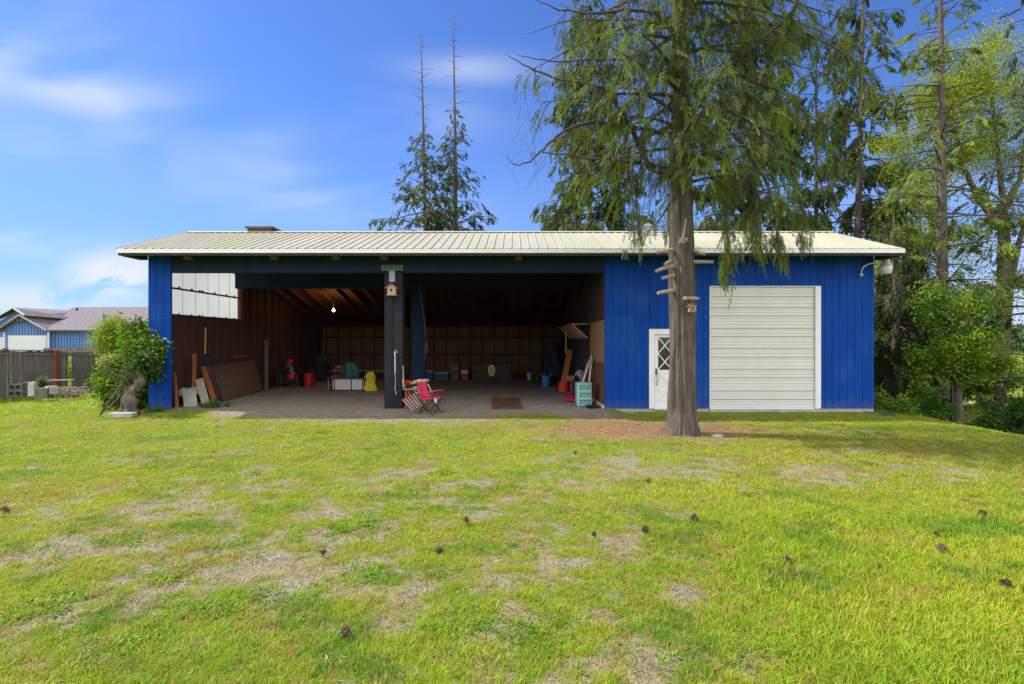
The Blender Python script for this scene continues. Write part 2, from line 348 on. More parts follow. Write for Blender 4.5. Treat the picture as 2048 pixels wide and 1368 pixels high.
# broad leaved weeds in the turf
def weed(k):
    V = []; Fc = []
    for i in range(k):
        a = random.random()*2*PI; r = .06*random.random(); c = np.array([r*math.cos(a), r*math.sin(a), .004]); d = np.array([math.cos(a), math.sin(a), random.uniform(.15, 1.0)]); d /= np.linalg.norm(d)
        s_ = np.array([-math.sin(a), math.cos(a), 0]); ln = random.uniform(.018, .040); w = random.uniform(.003, .006); o = len(V)
        V += [c, c+d*ln*.5+s_*w, c+d*ln-[0, 0, .008], c+d*ln*.5-s_*w]; Fc.append((o, o+1, o+2, o+3))
    return np.array(V), np.array(Fc)
WPX = [(1000, 978, 1), (860, 1020, 1.3), (690, 1060, 1), (245, 1080, 1.2), (515, 1200, 1), (815, 990, .8), (745, 1048, .9), (620, 1195, .8), (635, 1282, .7), (400, 1215, 1.4), (70, 1220, 1.3), (640, 865, 1), (250, 1300, 1.5), (890, 945, .9), (1640, 1030, 1.3), (1570, 1300, 1.2), (1500, 850, .7), (130, 1200, 1), (340, 1150, 1), (730, 1150, 1.1), (1060, 1270, 1.2), (560, 1020, 1), (1780, 1040, 1), (470, 1090, .9), (900, 1250, 1)]
wx = []; wy = []
for a, b2, s_ in WPX:
    Y = F*(CH+.06)/(b2-HZ); m = int(24*s_); wx += list(PX(a, Y)+rng.normal(0, .11*s_, m)); wy += list(Y+rng.normal(0, .09*s_, m))
ex, ey = sample(900, 2, 12.5); wx = np.concatenate([wx, ex]); wy = np.concatenate([wy, ey]); n_ = len(wx)
pos = np.stack([wx, wy, gz(wx, wy)+(fbm(wx*2.2, wy*2.2, 3)-.5)*.035], 1)
Vv, Ff, Oo = inst([weed(22) for _ in range(6)], rng.integers(0, 6, n_), pos, yaws(n_, .1), rng.uniform(.7, 1.5, n_)*(1+.03*wy))
t = rng.random((n_, 1)); c = np.array([[.08, .20, .015]])*(1-t)+np.array([[.20, .34, .02]])*t
npmesh('lawn_weeds', Vv, Ff, GM, col=c[Oo], kind='stuff', label='darker green clumps of low weeds in the lawn', cat='weeds')
# dead straw lying flat
def straw(L, w):
    V = []; Fc = []
    for i in range(5):
        a = random.random()*PI; c = np.array([random.uniform(-.05, .05), random.uniform(-.05, .05), random.uniform(.002, .014)]); d = np.array([math.cos(a), math.sin(a), random.uniform(-.06, .12)])*L/2; s = np.array([-d[1], d[0], 0]); s = s/np.linalg.norm(s)*w
        o = len(V); V += [c-d-s, c-d+s, c+d]; Fc += [(o, o+1, o+2)]
    return np.array(V), np.array(Fc)
ts = [straw(.055, .0016) for _ in range(5)]
n_ = 26000; x, y = sample(n_, 1.7, 13.6); Bv = bare(x, y); lt = np.exp(-(((x-3.0)/2.2)**2+((y-11.2)/1.15)**2))
k = (rng.random(n_) < .22+.25*Bv*(y < 13)+.8*lt); x, y, lt = x[k], y[k], lt[k]; n_ = len(x)
pos = np.stack([x, y, gz(x, y)+(fbm(x*2.2, y*2.2, 3)-.5)*.035], 1)
Vv, Ff, Oo = inst(ts, rng.integers(0, 5, n_), pos, yaws(n_, .1), rng.uniform(.7, 1.6, n_)*(1+.08*y))
t = rng.random((n_, 1)); c = np.array([[.44, .35, .20]])*(1-t)+np.array([[.22, .11, .06]])*t
npmesh('dead_straw', Vv, Ff, GM, col=c[Oo], kind='stuff', label='dead straw and needles strewn over the lawn and round the cedar', cat='straw')
# pebbles
def pebble():
    V = []; 
    for p in ((1, 0, 0), (-1, 0, 0), (0, 1, 0), (0, -1, 0), (0, 0, .6), (0, 0, -.5)): V.append([q*random.uniform(.7, 1.2) for q in p])
    return np.array(V), np.array([(0,2,4),(2,1,4),(1,3,4),(3,0,4),(2,0,5),(1,2,5),(3,1,5),(0,3,5)])
tp = [pebble() for _ in range(5)]
n_ = 110000; x, y = sample(n_, 1.7, 17, 1.6); Bv = bare(x, y); k = (rng.random(n_) < Bv*.9+.02)*(~((x > 2.4)*(y > 13.9)).astype(bool)); x, y = x[k], y[k]; n_ = len(x)
pos = np.stack([x, y, gz(x, y)+(fbm(x*2.2, y*2.2, 3)-.5)*.035*np.where(in_shed(x, y), .4, 1)+.001], 1)
Vv, Ff, Oo = inst(tp, rng.integers(0, 5, n_), pos, yaws(n_, .5), rng.uniform(.004, .011, n_)*(1+.05*y))
t = rng.random((n_, 1)); c = np.array([[.08, .078, .075]])*(1-t)+np.array([[.36, .345, .31]])*t
PM = leafmat('pebble', 0, .9)
npmesh('gravel', Vv, Ff, PM, col=c[Oo], kind='stuff', label='loose grey gravel showing through the lawn and on the shed floor', cat='gravel')
# road on the right behind the yard
mb = MB(); rx = np.linspace(11, 90, 40)
for i in range(39):
    a, b2 = rx[i], rx[i+1]; mb.add([(a, 29.6, gzf(a, 29.6)+.03), (b2, 29.6, gzf(b2, 29.6)+.03), (b2, 35, gzf(b2, 35)+.03), (a, 35, gzf(a, 35)+.03)], [(0, 1, 2, 3)])
tag(mb.build('road', mat('road_gravel', (.34, .35, .38), .9, .15, 3)), kind='structure')
# far wooded hills
hm = mat('far_hill', (.035, .07, .04), .95, .5, .05, col2=(.06, .11, .06))
hx = np.linspace(-1500, 1700, 260); hz_ = 14+22*fbm(hx*.004+3, hx*0+2, 4)+6*rng.random(260); hz_ = hz_*np.where(hx < 300, .12, 1)
V = np.concatenate([np.stack([hx, hx*0+1100, hx*0-6], 1), np.stack([hx, hx*0+1200, hz_], 1), np.stack([hx, hx*0+1500, hz_*.5-5], 1)])
i = np.arange(259); Fh = np.concatenate([np.stack([i, i+1, i+261, i+260], 1), np.stack([i+260, i+261, i+521, i+520], 1)])
npmesh('hills', V, Fh, hm, kind='structure')
# ------------------------------------------------------------------ shed
YF = 14.0; XL = -9.76; XR = 9.71; XP = 2.49; YB = 26.6
RE = (13.3, 4.17); RR = (16.3, 5.2); RB = (27.4, 2.50)     # eave, ridge, back eave (y, z)
def roofz(y): return RE[1]+(y-RE[0])*(RR[1]-RE[1])/(RR[0]-RE[0]) if y < RR[0] else RR[1]-(y-RR[0])*(RR[1]-RB[1])/(RB[0]-RR[0])
BLUE = mat('blue_siding_paint', (.0015, .042, .25), .7, .10, 2.2, (3, 3, .5), .10, 30, col2=(.0025, .054, .30), spec=.12, stain=((.03, .10, .30), 1.1, .35))
bn = BLUE.node_tree; n = bn.nodes; l = bn.links; pb = n['Principled BSDF']; old = pb.inputs['Base Color'].links[0].from_socket
tcx = n.new('ShaderNodeTexCoord'); sx = n.new('ShaderNodeSeparateXYZ'); l.new(tcx.outputs['Object'], sx.inputs[0]); nn = n.new('ShaderNodeTexNoise'); nn.inputs['Scale'].default_value = 9; nn.inputs['Detail'].default_value = 8; l.new(tcx.outputs['Object'], nn.inputs['Vector'])
ma = n.new('ShaderNodeMath'); ma.operation = 'MULTIPLY_ADD'; l.new(nn.outputs[0], ma.inputs[0]); ma.inputs[1].default_value = -.75; l.new(sx.outputs[2], ma.inputs[2])
mr = n.new('ShaderNodeMapRange'); mr.inputs[1].default_value = -.12; mr.inputs[2].default_value = -.34; mr.inputs[4].default_value = .22; l.new(ma.outputs[0], mr.inputs[0])
mxx = n.new('ShaderNodeMixRGB'); l.new(mr.outputs[0], mxx.inputs[0]); l.new(old, mxx.inputs[1]); mxx.inputs[2].default_value = (.13, .14, .14, 1); l.new(mxx.outputs[0], pb.inputs['Base Color'])
NAVY = mat('dark_navy_timber', (.007, .019, .042), .8, .3, 4, (1, 1, .6), .15, 20)
NAVY2 = mat('dark_green_navy_timber', (.005, .018, .044), .8, .25, 4)
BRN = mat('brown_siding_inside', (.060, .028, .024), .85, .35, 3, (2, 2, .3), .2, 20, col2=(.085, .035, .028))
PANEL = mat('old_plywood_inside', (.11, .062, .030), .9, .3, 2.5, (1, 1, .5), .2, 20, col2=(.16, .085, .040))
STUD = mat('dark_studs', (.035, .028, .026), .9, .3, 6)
OSB = mat('osb_board', (.24, .13, .065), .85, .35, 26, (1, 1, 1), .3, 60, col2=(.34, .20, .10))
WHITE = mat('white_trim_paint', (.72, .72, .70), .55, .05, 3, stain=((.5, .5, .44), 3, .25))
CONC = mat('concrete', (.36, .345, .31), .95, .2, 5, (1, 1, 1), .3, 40, stain=((.2, .2, .15), 2.5, .5))
METR = mat('cream_roof_metal', (.37, .355, .255), .45, .08, .9, (1, .25, .25), .05, 8, metal=0, col2=(.44, .42, .31), spec=.35, stain=((.40, .375, .17), .7, .55))
shed = thing('open_shed', 'long blue open fronted shed with cream metal roof and white roll up door', 'shed', ((XL+XR)/2, 20, 0))
def boards(x0, x1, z0, z1, y, mb, w=.2032, g=.012, phase=0.):
    x = x0
    k = 0
    mb.box(x0, x1, y+.010, y+.06, z0, z1)
    ed = [x0]; q = x0-phase % w+w
    while q < x1-.02: ed.append(q); q += w
    ed.append(x1)
    for a, b in zip(ed[:-1], ed[1:]):
        if b-a > g*1.5: mb.box(a+g/2, b-g/2, y, y+.012, z0+.0005, z1-.0005)
# front walls
HT = roofz(14.0)-.12
fw = MB(); boards(XL, -9.15, 0, HT, YF, fw)
fw.build('front_wall', BLUE, shed)
fw = MB()
DX0, DX1 = PX(1298, 14), PX(1390, 14); DZ = PZ(658, 14); GX0, GX1, GZ = PX(1419, 14), PX(1641, 14), PZ(572, 14)
boards(XP, DX0, 0, HT, YF, fw); boards(DX0, DX1, DZ, HT, YF, fw, phase=(DX0-XP) % .2032); boards(DX1, GX0, 0, HT, YF, fw, phase=(DX1-XP) % .2032)
boards(GX0, GX1, GZ, HT, YF, fw, phase=(GX0-XP) % .2032); boards(GX1, XR, 0, HT, YF, fw, phase=(GX1-XP) % .2032)
fw.build('front_wall', BLUE, shed)
for a, b2 in ((XP+.01, DX0-.4), (PX(1395, 14), GX0-.01), (GX1+.01, XR-.9), (XL+.02, -9.17)):
    jf = MB(); jf.box(a, b2, 13.996, 13.9995, 2.425, 2.433); jf.build('board_joint', mat('joint_blue', (.03, .10, .34), .6, .4, 9), shed)
# foundation
fo = MB(); fo.box(XP-.03, GX0, 14.012, 14.3, -.25, -.001); fo.box(GX1, XR, 14.012, 14.3, -.45, -.001); fo.box(GX0, GX1, 13.97, 14.3, -.3, -.02)
fo.build('foundation', CONC, shed, .01)
# side and back walls: gable polygons
def gable(x0, x1, y0, y1, m, name, z0=0., hole=None):
    mb = MB(); pts = [(y0, z0), (y0, roofz(y0)-.10)]
    if y0 < RR[0] < y1: pts.append((RR[0], RR[1]-.10))
    pts += [(y1, roofz(y1)-.10), (y1, z0)]; k = len(pts)
    mb.add([(x0, a, b) for a, b in pts]+[(x1, a, b) for a, b in pts], [tuple(range(k))[::-1], tuple(range(k, 2*k))]+[(i, (i+1) % k, (i+1) % k+k, i+k) for i in range(k)])
    return mb.build(name, m, shed)
gable(XR-.10, XR, 14.06, YB, BLUE, 'side_wall')
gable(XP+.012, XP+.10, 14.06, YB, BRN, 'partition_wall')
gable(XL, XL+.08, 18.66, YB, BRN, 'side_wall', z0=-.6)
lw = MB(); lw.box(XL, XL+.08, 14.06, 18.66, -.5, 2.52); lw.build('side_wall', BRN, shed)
# vertical battens on left wall inside
bt = MB()
y = 14.9
while y < 26.4:
    top = 2.5 if y < 18.7 else roofz(y)-.12
    bt.box(XL+.081, XL+.094, y, y+.012, .02, top); y += .406
bt.build('wall_groove_batten', STUD, shed)
# window post, girts, translucent corrugated panels
RED = mat('red_brown_timber', (.16, .05, .032), .8, .3, 5)
wp = MB(); wp.box(XL+.005, XL+.14, 18.52, 18.655, 2.52, roofz(18.6)-.12); wp.build('window_post', RED, shed)
gr = MB(); gr.box(XL+.0, XL+.10, 14.1, 18.5, 2.522, 2.585); gr.box(XL+.045, XL+.12, 14.1, 18.5, 3.30, 3.345)
for yy_ in (15.1, 15.7, 16.1, 16.25, 16.9, 17.6, 18.1): gr.box(XL+.1, XL+.115, yy_, yy_+.05, 2.585, 2.62); gr.box(XL+.1, XL+.13, yy_, yy_+.06, 3.345, 3.385)
gr.build('window_girt', STUD, shed)
cm = bpy.data.materials.new('translucent_corrugated_plastic'); cm.use_nodes = True; n = cm.node_tree.nodes; l = cm.node_tree.links; b = n['Principled BSDF']
b.inputs['Base Color'].default_value = (.8, .8, .74, 1); b.inputs['Roughness'].default_value = .4
tr = n.new('ShaderNodeBsdfTranslucent'); nzz = n.new('ShaderNodeTexNoise'); nzz.inputs['Scale'].default_value = .8; rr = n.new('ShaderNodeValToRGB')
rr.color_ramp.elements[0].position = .35; rr.color_ramp.elements[0].color = (.36, .37, .38, 1); rr.color_ramp.elements[1].position = .6; rr.color_ramp.elements[1].color = (.50, .50, .47, 1)
l.new(nzz.outputs[0], rr.inputs[0]); l.new(rr.outputs[0], tr.inputs[0]); mx = n.new('ShaderNodeMixShader'); mx.inputs[0].default_value = .85; l.new(b.outputs[0], mx.inputs[1]); l.new(tr.outputs[0], mx.inputs[2]); l.new(mx.outputs[0], n['Material Output'].inputs[0])
cp = MB()
yy_ = np.arange(14.1, 18.5, .0105); xx = XL+.02+.016*np.sin(2*PI*yy_/.076)
vs = []
for a, c in zip(xx, yy_): vs += [(a, c, 2.56), (a, c, roofz(c)-.11)]
cp.add(vs, [(2*i, 2*i+1, 2*i+3, 2*i+2) for i in range(len(yy_)-1)])
cpo = cp.build('corrugated_window_panel', cm, shed, smooth=True)
for yj in (14.75, 15.4, 16.02, 16.68, 17.3, 17.95): q = MB(); q.box(XL+.038, XL+.043, yj, yj+.014, 2.6, roofz(yj)-.12); q.build('panel_overlap', mat('overlap_tan', (.42, .40, .34), .6), cpo)  # thin tan strips along the joints of the corrugated panels
# back wall with studs & girts
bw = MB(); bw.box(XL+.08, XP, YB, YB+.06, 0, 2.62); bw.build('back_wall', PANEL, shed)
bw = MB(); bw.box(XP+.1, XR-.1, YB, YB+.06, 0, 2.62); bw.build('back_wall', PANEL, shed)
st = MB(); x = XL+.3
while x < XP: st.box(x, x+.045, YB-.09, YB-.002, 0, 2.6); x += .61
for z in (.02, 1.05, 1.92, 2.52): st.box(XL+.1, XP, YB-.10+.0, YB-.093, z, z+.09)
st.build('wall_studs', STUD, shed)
# left wall studs inside, upper girts
st = MB()
for y in np.arange(19.2, 26.4, .61): st.box(XL+.095, XL+.13, y, y+.045, 0, roofz(y)-.12)
st.build('wall_studs', STUD, shed)
# partition cladding
ob = MB(); ob.box(XP-.010, XP+.011, 14.1, 16.6, 1.215, 2.38); ob.build('osb_panel', OSB, shed)
RB2 = mat('red_brown_osb', (.11, .045, .03), .85, .4, 18, bump=.2, col2=(.19, .08, .045))
ob = MB(); ob.box(XP-.014, XP+.0115, 14.1, 17.6, .10, 1.21); ob.build('osb_panel', RB2, shed)
ob = MB(); ob.box(XP-.10, XP+.011, 14.02, 20, -.05, .09); ob.build('concrete_curb', CONC, shed, .01)
ob = MB()
for y in np.arange(15.2, 26.4, .61): ob.box(XP-.075, XP+.0105, y, y+.045, (2.4 if y < 17 else 1.25 if y < 17.6 else .1), roofz(y)-.14)
ob.build('wall_studs', STUD, shed)
# shelf with brackets on the partition
WOOD = mat('raw_timber', (.36, .20, .09), .8, .25, 6, (1, 1, .3))
sh = MB(); sh.box(XP-.62, XP-.08, 16.5, 21.8, 2.33, 2.36); she = sh.build('wall_shelf', WOOD, shed)
for y in (16.7, 17.7, 18.8, 19.9, 21.0):
    q = MB(); q.beam((XP-.55, y, 2.31), (XP-.09, y, 1.90), .04, .07); q.build('shelf_bracket', WOOD, she)
# header beams
hb = MB(); hb.box(-9.15, XP-.002, YF+.02, YF+.14, 3.645, HT-.12); hb.build('header_beam', NAVY2, shed, .006)
hb = MB(); hb.box(-9.15, XP-.002, YF+.145, YF+.25, 3.70, HT-.03); hb.build('header_beam', NAVY, shed, .006)
hb = MB(); hb.box(XL+.14, XP-.08, 18.12, 18.34, 3.63, 4.50); hb.build('ridge_beam', NAVY2, shed, .006)
# small wooden blocks under eave
for px in (375, 548, 671, 768, 1037): bk = MB(); bk.box(PX(px-7, 13.9), PX(px+7, 13.9), 13.86, YF+.02, PZ(519, 13.9), PZ(513, 13.9)); bk.build('wooden_block', mat('pale_block', (.16, .13, .08), .9), shed)
# center posts
po = MB(); po.box(PX(769, 14)+.0, PX(787, 14)-.004, 13.99, 14.3, .0, 3.66); po.box(PX(787, 14)+.004, PX(805, 14), 13.985, 14.3, .0, 3.66)
POST = mat('dark_stained_post', (.010, .012, .022), .75, .5, 3, (3, 3, .25), .3, 20, stain=((.03, .018, .012), 1.2, .9), col2=(.018, .018, .028))
post = po.build('post', POST, shed, .008)
q = MB(); q.box(PX(765, 14), PX(809, 14), 13.9, 14.38, -.2, -.004); q.build('footing', CONC, post, .015)
GMET = mat('green_grey_bracket', (.07, .10, .085), .5, .15, 5)
q = MB(); q.box(PX(763, 14), PX(807, 14), 13.965, 13.984, PZ(542, 14), PZ(530, 14)); q.build('bracket', GMET, post, .002)
q = MB(); q.box(PX(779, 14), PX(790.5, 14), 13.955, 13.983, PZ(564, 14), PZ(542, 14)-.002); q.build('bracket', mat('grey_steel', (.28, .31, .33), .4, .1, 5), post, .002)
for (px, py) in ((765.5, 532.5), (804, 532.5), (779, 539), (790, 539), (787, 552), (782, 561)):
    q = MB(); q.tube([(PX(px, 14), 13.966, PZ(py, 14)), (PX(px, 14), 13.948, PZ(py, 14))], .010, 8); q.build('bolt', mat('bolt', (.6, .6, .6), .4), post)
po = MB(); po.box(PX(823, 18.2), PX(851, 18.2), 18.1, 18.4, 0, 3.63); po.build('post', NAVY2, shed, .008)
# rafters
rf = MB()
for x in np.arange(XL+.25, XP, .61):
    y0, y1 = 16.4, 26.5
    rf.beam((x, y0, roofz(y0)-.17), (x, y1, roofz(y1)-.17), .04, .17, up=(0, 0, 1))
    rf.beam((x, 13.5, roofz(13.5)-.13), (x, 16.2, roofz(16.2)-.13), .04, .09)
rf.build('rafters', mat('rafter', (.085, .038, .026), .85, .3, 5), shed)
# roof
deck = MB(); e = 10.06
deck.slab([(-10.0, RE[0]+.03, roofz(RE[0]+.03)-.03), (e-.08, RE[0]+.03, roofz(RE[0]+.03)-.03), (e-.08, RR[0], RR[1]-.03), (-10.0, RR[0], RR[1]-.03)], .04)
deck.slab([(-10.0, RR[0], RR[1]-.03), (e-.08, RR[0], RR[1]-.03), (e-.08, RB[0], RB[1]-.03), (-10.0, RB[0], RB[1]-.03)], .04)
roof = MB()
def ribbed(y0, z0, y1, z1, X0=-10.09, X1=10.03):
    prof = []; x = X0; w = .2286
    d = Vector((0, y1-y0, z1-z0)).normalized(); nrm = Vector((0, -d.z, d.y)) 
    if nrm.z < 0: nrm = -nrm
    while x < X1:
        for dx_, h in ((0, 0), (.008, .024), (.026, .024), (.034, 0), (.10, .0), (.112, .006), (.125, .0), (.16, 0), (.172, .006), (.185, 0)):
            if x+dx_ <= X1: prof.append((x+dx_, h))
        x += w
    vs = []
    for (a, h) in prof: vs += [Vector((a, y0, z0))+nrm*h, Vector((a, y1, z1))+nrm*h, Vector((a, y1, z1))+nrm*(h-.004), Vector((a, y0, z0))+nrm*(h-.004)]
    fs = []
    for i in range(len(prof)-1):
        o = 4*i; fs += [(o, o+4, o+5, o+1), (o+3, o+2, o+6, o+7), (o, o+3, o+7, o+4)]
    roof.add(vs, fs)
ribbed(RE[0], RE[1], RR[0], RR[1]); ribbed(RR[0], RR[1], RB[0], RB[1])
roofo = roof.build('roof', METR, shed)
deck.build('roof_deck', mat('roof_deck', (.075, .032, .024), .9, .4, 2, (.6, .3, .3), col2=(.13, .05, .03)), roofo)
q = MB(); q.slab([(-10.06, 16.14, 5.178), (10.0, 16.14, 5.178), (10.0, 16.30, 5.242), (-10.06, 16.30, 5.242)], .004); q.slab([(-10.06, 16.302, 5.242), (10.0, 16.302, 5.242), (10.0, 16.46, 5.19), (-10.06, 16.46, 5.19)], .004); q.build('ridge_cap', METR, roofo)
fa = MB(); fa.box(-10.05, 10.0, 13.27, 13.296, 4.055, 4.155); fa.build('fascia', WHITE, roofo, .003)
for xx_, a, b2 in ((-10.05, RE, RR), (-10.05, RR, RB), (9.975, RE, RR), (9.975, RR, RB)):
    fa = MB(); fa.beam((xx_+.012, a[0], a[1]-.10), (xx_+.012, b2[0], b2[1]-.10), .024, .14); fa.build('rake_board', mat('rake_dark', (.10, .085, .07), .8), roofo)
fa = MB(); fa.box(-10.03, 9.97, 13.297, 13.335, 3.99, 4.13); fa.box(-9.98, XL-.002, 13.35, 14.0, 3.98, 4.10); fa.box(XR+.002, 9.97, 13.4, 14.0, 3.98, 4.10); fa.build('sub_fascia', STUD, roofo)
# soffit ends over the blue walls
# roof vent box and flue
VB = mat('vent_box_dark', (.075, .06, .055), .75, .4, 6, bump=.2)
q = MB(); q.box(-8.24, -7.50, 16.25, 17.15, 5.05, 5.31); vb = q.build('roof_vent', VB, roofo, .01)
q = MB(); q.box(-8.30, -7.44, 16.2, 17.2, 5.312, 5.385); q.build('vent_lid', mat('vent_lid_dark', (.12, .10, .095), .6, .3, 6), vb, .012)
FL = mat('galvanised_flue', (.5, .49, .44), .45, .15, 8, metal=.4)
fx, fy = PX(1295, 15.7), 15.7; fz = roofz(15.7)
q = MB(); q.lathe((fx, fy, fz-.05), [(.14, 0), (.14, .10), (.07, .13), (.07, .30)], 18); fl = q.build('flue_pipe', FL, roofo, smooth=False)
q = MB(); q.lathe((fx, fy, fz+.252), [(.12, 0), (.13, .05), (.03, .09)], 18); q.build('flue_cap', FL, fl)
# person door
dr = MB(); fr = MB(); X0, X1 = PX(1308.5, 14), PX(1380, 14); Z1 = PZ(669, 14)
fr.box(DX0, X0, 13.975, 14.06, 0, DZ); fr.box(X1, DX1, 13.975, 14.06, 0, DZ); fr.box(X0+.0005, X1-.0005, 13.977, 14.06, Z1, DZ-.001); fr.box(X0, X1, 13.96, 14.08, -.02, .03)
door = MB(); gx0, gx1 = X0+.11, X1-.11; gz0, gz1 = PZ(740, 14), PZ(674.5, 14)
y0, y1 = 14.02, 14.055
door.box(X0+.004, gx0, y0, y1, .032, Z1-.003); door.box(gx1, X1-.004, y0, y1, .032, Z1-.003); door.box(gx0+.0005, gx1-.0005, y0, y1, gz1, Z1-.004); door.box(gx0+.0005, gx1-.0005, y0, y1, .20, gz0); door.box(gx0+.0005, gx1-.0005, y0, y1, .033, .1995)
DO = door.build('door', WHITE, shed, .002); fr.build('door_frame', WHITE, DO, .003)
gl = mat('dark_window_glass', (.03, .032, .02), .08, .3, 3, spec=.6)
q = MB(); q.box(gx0, gx1, 14.04, 14.046, gz0, gz1); q.build('glass', gl, DO)
q = MB(); W_ = gx1-gx0; H_ = gz1-gz0; mid = (gx0+gx1)/2
def clipx(a, b2, y, w):
    q.beam((a[0], y, a[1]), (b2[0], y, b2[1]), .012, w, up=(0, 1, 0)) if False else q.beam((a[0], y, a[1]), (b2[0], y, b2[1]), w, .012, up=(0, 1, 0))
hs = H_/2
for i in range(2):
    za, zb = gz0+hs*i, gz0+hs*(i+1)
    for xa_, xb_ in ((gx0, mid), (mid, gx1)): clipx((xa_, za), (xb_, zb), 14.030, .024); clipx((xa_, zb), (xb_, za), 14.0295, .024)
q.build('lattice', WHITE, DO)
q = MB(); clipx((gx0, .25), (gx1, gz0-.08), 14.014, .03); clipx((gx0, gz0-.08), (gx1, .25), 14.0135, .03)
for a in ((gx0, .22, gx1, .24), (gx0, gz0-.06, gx1, gz0-.04)): q.box(a[0], a[2], 14.010, 14.0195, a[1], a[3])
q.build('crossbuck', WHITE, DO)
BRS = mat('dark_brass', (.12, .09, .05), .4, .2, 8, metal=.7)
q = MB(); hx_ = X0+.06; q.box(hx_-.025, hx_+.025, 14.008, 14.019, PZ(748, 14), PZ(737, 14)); q.tube([(hx_, 14.01, PZ(746, 14)), (hx_, 13.94, PZ(749, 14)), (hx_, 13.93, PZ(760, 14)), (hx_, 13.95, PZ(768, 14)), (hx_, 14.012, PZ(770, 14))], .011, 8); q.build('handle', BRS, DO)
# garage door
GD = mat('white_garage_door', (.62, .62, .56), .5, .04, 2, spec=.3, stain=((.55, .55, .45), 1.5, .3))
gd = MB(); g0, g1 = PX(1421, 14), PX(1629.5, 14)
zs = [PZ(440+v/3.109, 14) for v in (405, 475, 542, 595, 672, 723, 798, 852, 927, 980, 1062, 1115, 1166)]
prof = []
for i in range(len(zs)-1):
    za, zb = zs[i], zs[i+1]; m_ = max(2, int(round((za-zb)/.085)))
    prof += [(za, .035), (za-.014, .035), (za-.016, 0)]
    for k in range(1, m_):
        zc = za+(zb-za)*k/m_; prof += [(zc+.014, 0), (zc+.006, .014), (zc-.006, .014), (zc-.014, 0)]
    prof += [(zb+.002, 0)]
vs = []
for z, d in prof: vs += [(g0, 14.03+d, z), (g1, 14.03+d, z)]
gd.add(vs, [(2*i, 2*i+2, 2*i+3, 2*i+1) for i in range(len(prof)-1)]); gdo = gd.build('garage_door', GD, shed)
q = MB()
for z in zs[1:-1]: q.box(g0, g1, 14.024, 14.04, z-.012, z+.001)
q.build('door_seams', mat('door_seam', (.24, .24, .22), .8), gdo)
q = MB(); q.box(PX(1630, 14), GX1, 13.975, 14.09, .0, GZ-.001); q.box(GX0, GX0+.02, 13.985, 14.09, 0, GZ-.001); q.box(GX0+.0205, PX(1630, 14)-.0005, 13.978, 14.09, GZ-.02, GZ); q.box(g0-.002, g1+.002, 14.0, 14.12, -.015, .025)
q.build('door_trim', WHITE, gdo, .003)
# lit bulb under the back roof slope
bl = PX(667, 21.5), 21.5, PZ(621, 21.5)
t = thing('light_bulb', 'lit bare bulb hanging under the dark shed roof', 'light bulb', bl)
em = bpy.data.materials.new('lit_bulb'); em.use_nodes = True; e_ = em.node_tree.nodes['Principled BSDF']; e_.inputs['Emission Color'].default_value = (1, .62, .28, 1); e_.inputs['Emission Strength'].default_value = 25
q = MB(); q.lathe(bl, [(.012, -.05), (.04, -.03), (.05, 0), (.04, .03), (.02, .06)], 12); q.build('bulb', em, t, smooth=True)
q = MB(); q.tube([(bl[0], bl[1], bl[2]+.06), (bl[0], bl[1], bl[2]+.12)], .025, 8); q.tube([(bl[0], bl[1], bl[2]+.12), (bl[0], bl[1], roofz(21.5)-.1)], .006, 6); q.build('socket', NAVY, t)
pl = bpy.data.lights.new('bulb_light', 'POINT'); pl.energy = 16; pl.color = (1, .5, .2); pl.shadow_soft_size = .05; plo = bpy.data.objects.new('bulb_light', pl); COL.objects.link(plo); plo.location = (bl[0], bl[1]-.12, bl[2]+.1)
# yard light at right corner
yx = PX(1772, 13.9)
t = thing('yard_light', 'white glass yard light on a curved arm at the right corner of the shed', 'lamp', (yx, 13.9, 3.6))
q = MB(); q.tube([P(1722, 549, 13.97), P(1723, 541, 13.9), P(1727, 533, 13.88), P(1737, 528, 13.88), P(1751, 525, 13.9), P(1764, 524, 13.9)], .022, 8); q.tube([P(1722, 550, 14.0), P(1722, 549, 13.94)], .05, 10); q.build('arm', FL, t, smooth=True)
zt = PZ(514, 13.9); q = MB(); q.lathe((yx, 13.9, zt-.22), [(.13, 0), (.12, .03), (.10, .08), (.08, .11), (.075, .2), (.045, .23)], 18); q.build('housing', mat('lamp_grey', (.42, .42, .40), .4, .1), t, smooth=True)
q = MB(); q.lathe((yx, 13.9, PZ(548.5, 13.9)), [(.09, 0), (.125, .02), (.145, .14), (.15, .225), (.12, .23)], 20); q.build('lamp_shade', mat('lamp_glass', (.62, .62, .57), .25, .05), t, smooth=True)
# ------------------------------------------------------------------ things in and round the shed
def C(r, g, b): return s2l((r, g, b))
def rotz(a): return Matrix.Rotation(a, 3, 'Z')
GREYW = mat('weathered_grey_board', (.26, .25, .19), .9, .3, 4, (6, 6, .8), .2, 20)
GREYP = mat('grey_plywood', (.34, .34, .29), .9, .2, 5)
ORW = mat('orange_brown_board', (.20, .065, .022), .8, .3, 4, (3, 3, .5))
DKW = mat('dark_board', (.045, .022, .022), .85, .3, 4)
PLYB = mat('brown_plywood', (.10, .058, .036), .85, .25, 1.5, bump=.1, stain=((.14, .055, .03), .8, .6))
BLK = mat('black_plastic', (.012, .012, .014), .45, .2, 6); BLKM = mat('black_steel', (.02, .02, .022), .4, .2, 6)
def one(mb, name, m, label, cat, group=None, bevel=0, smooth=False):
    return tag(mb.build(name, m, None, bevel, smooth), label, cat, group)
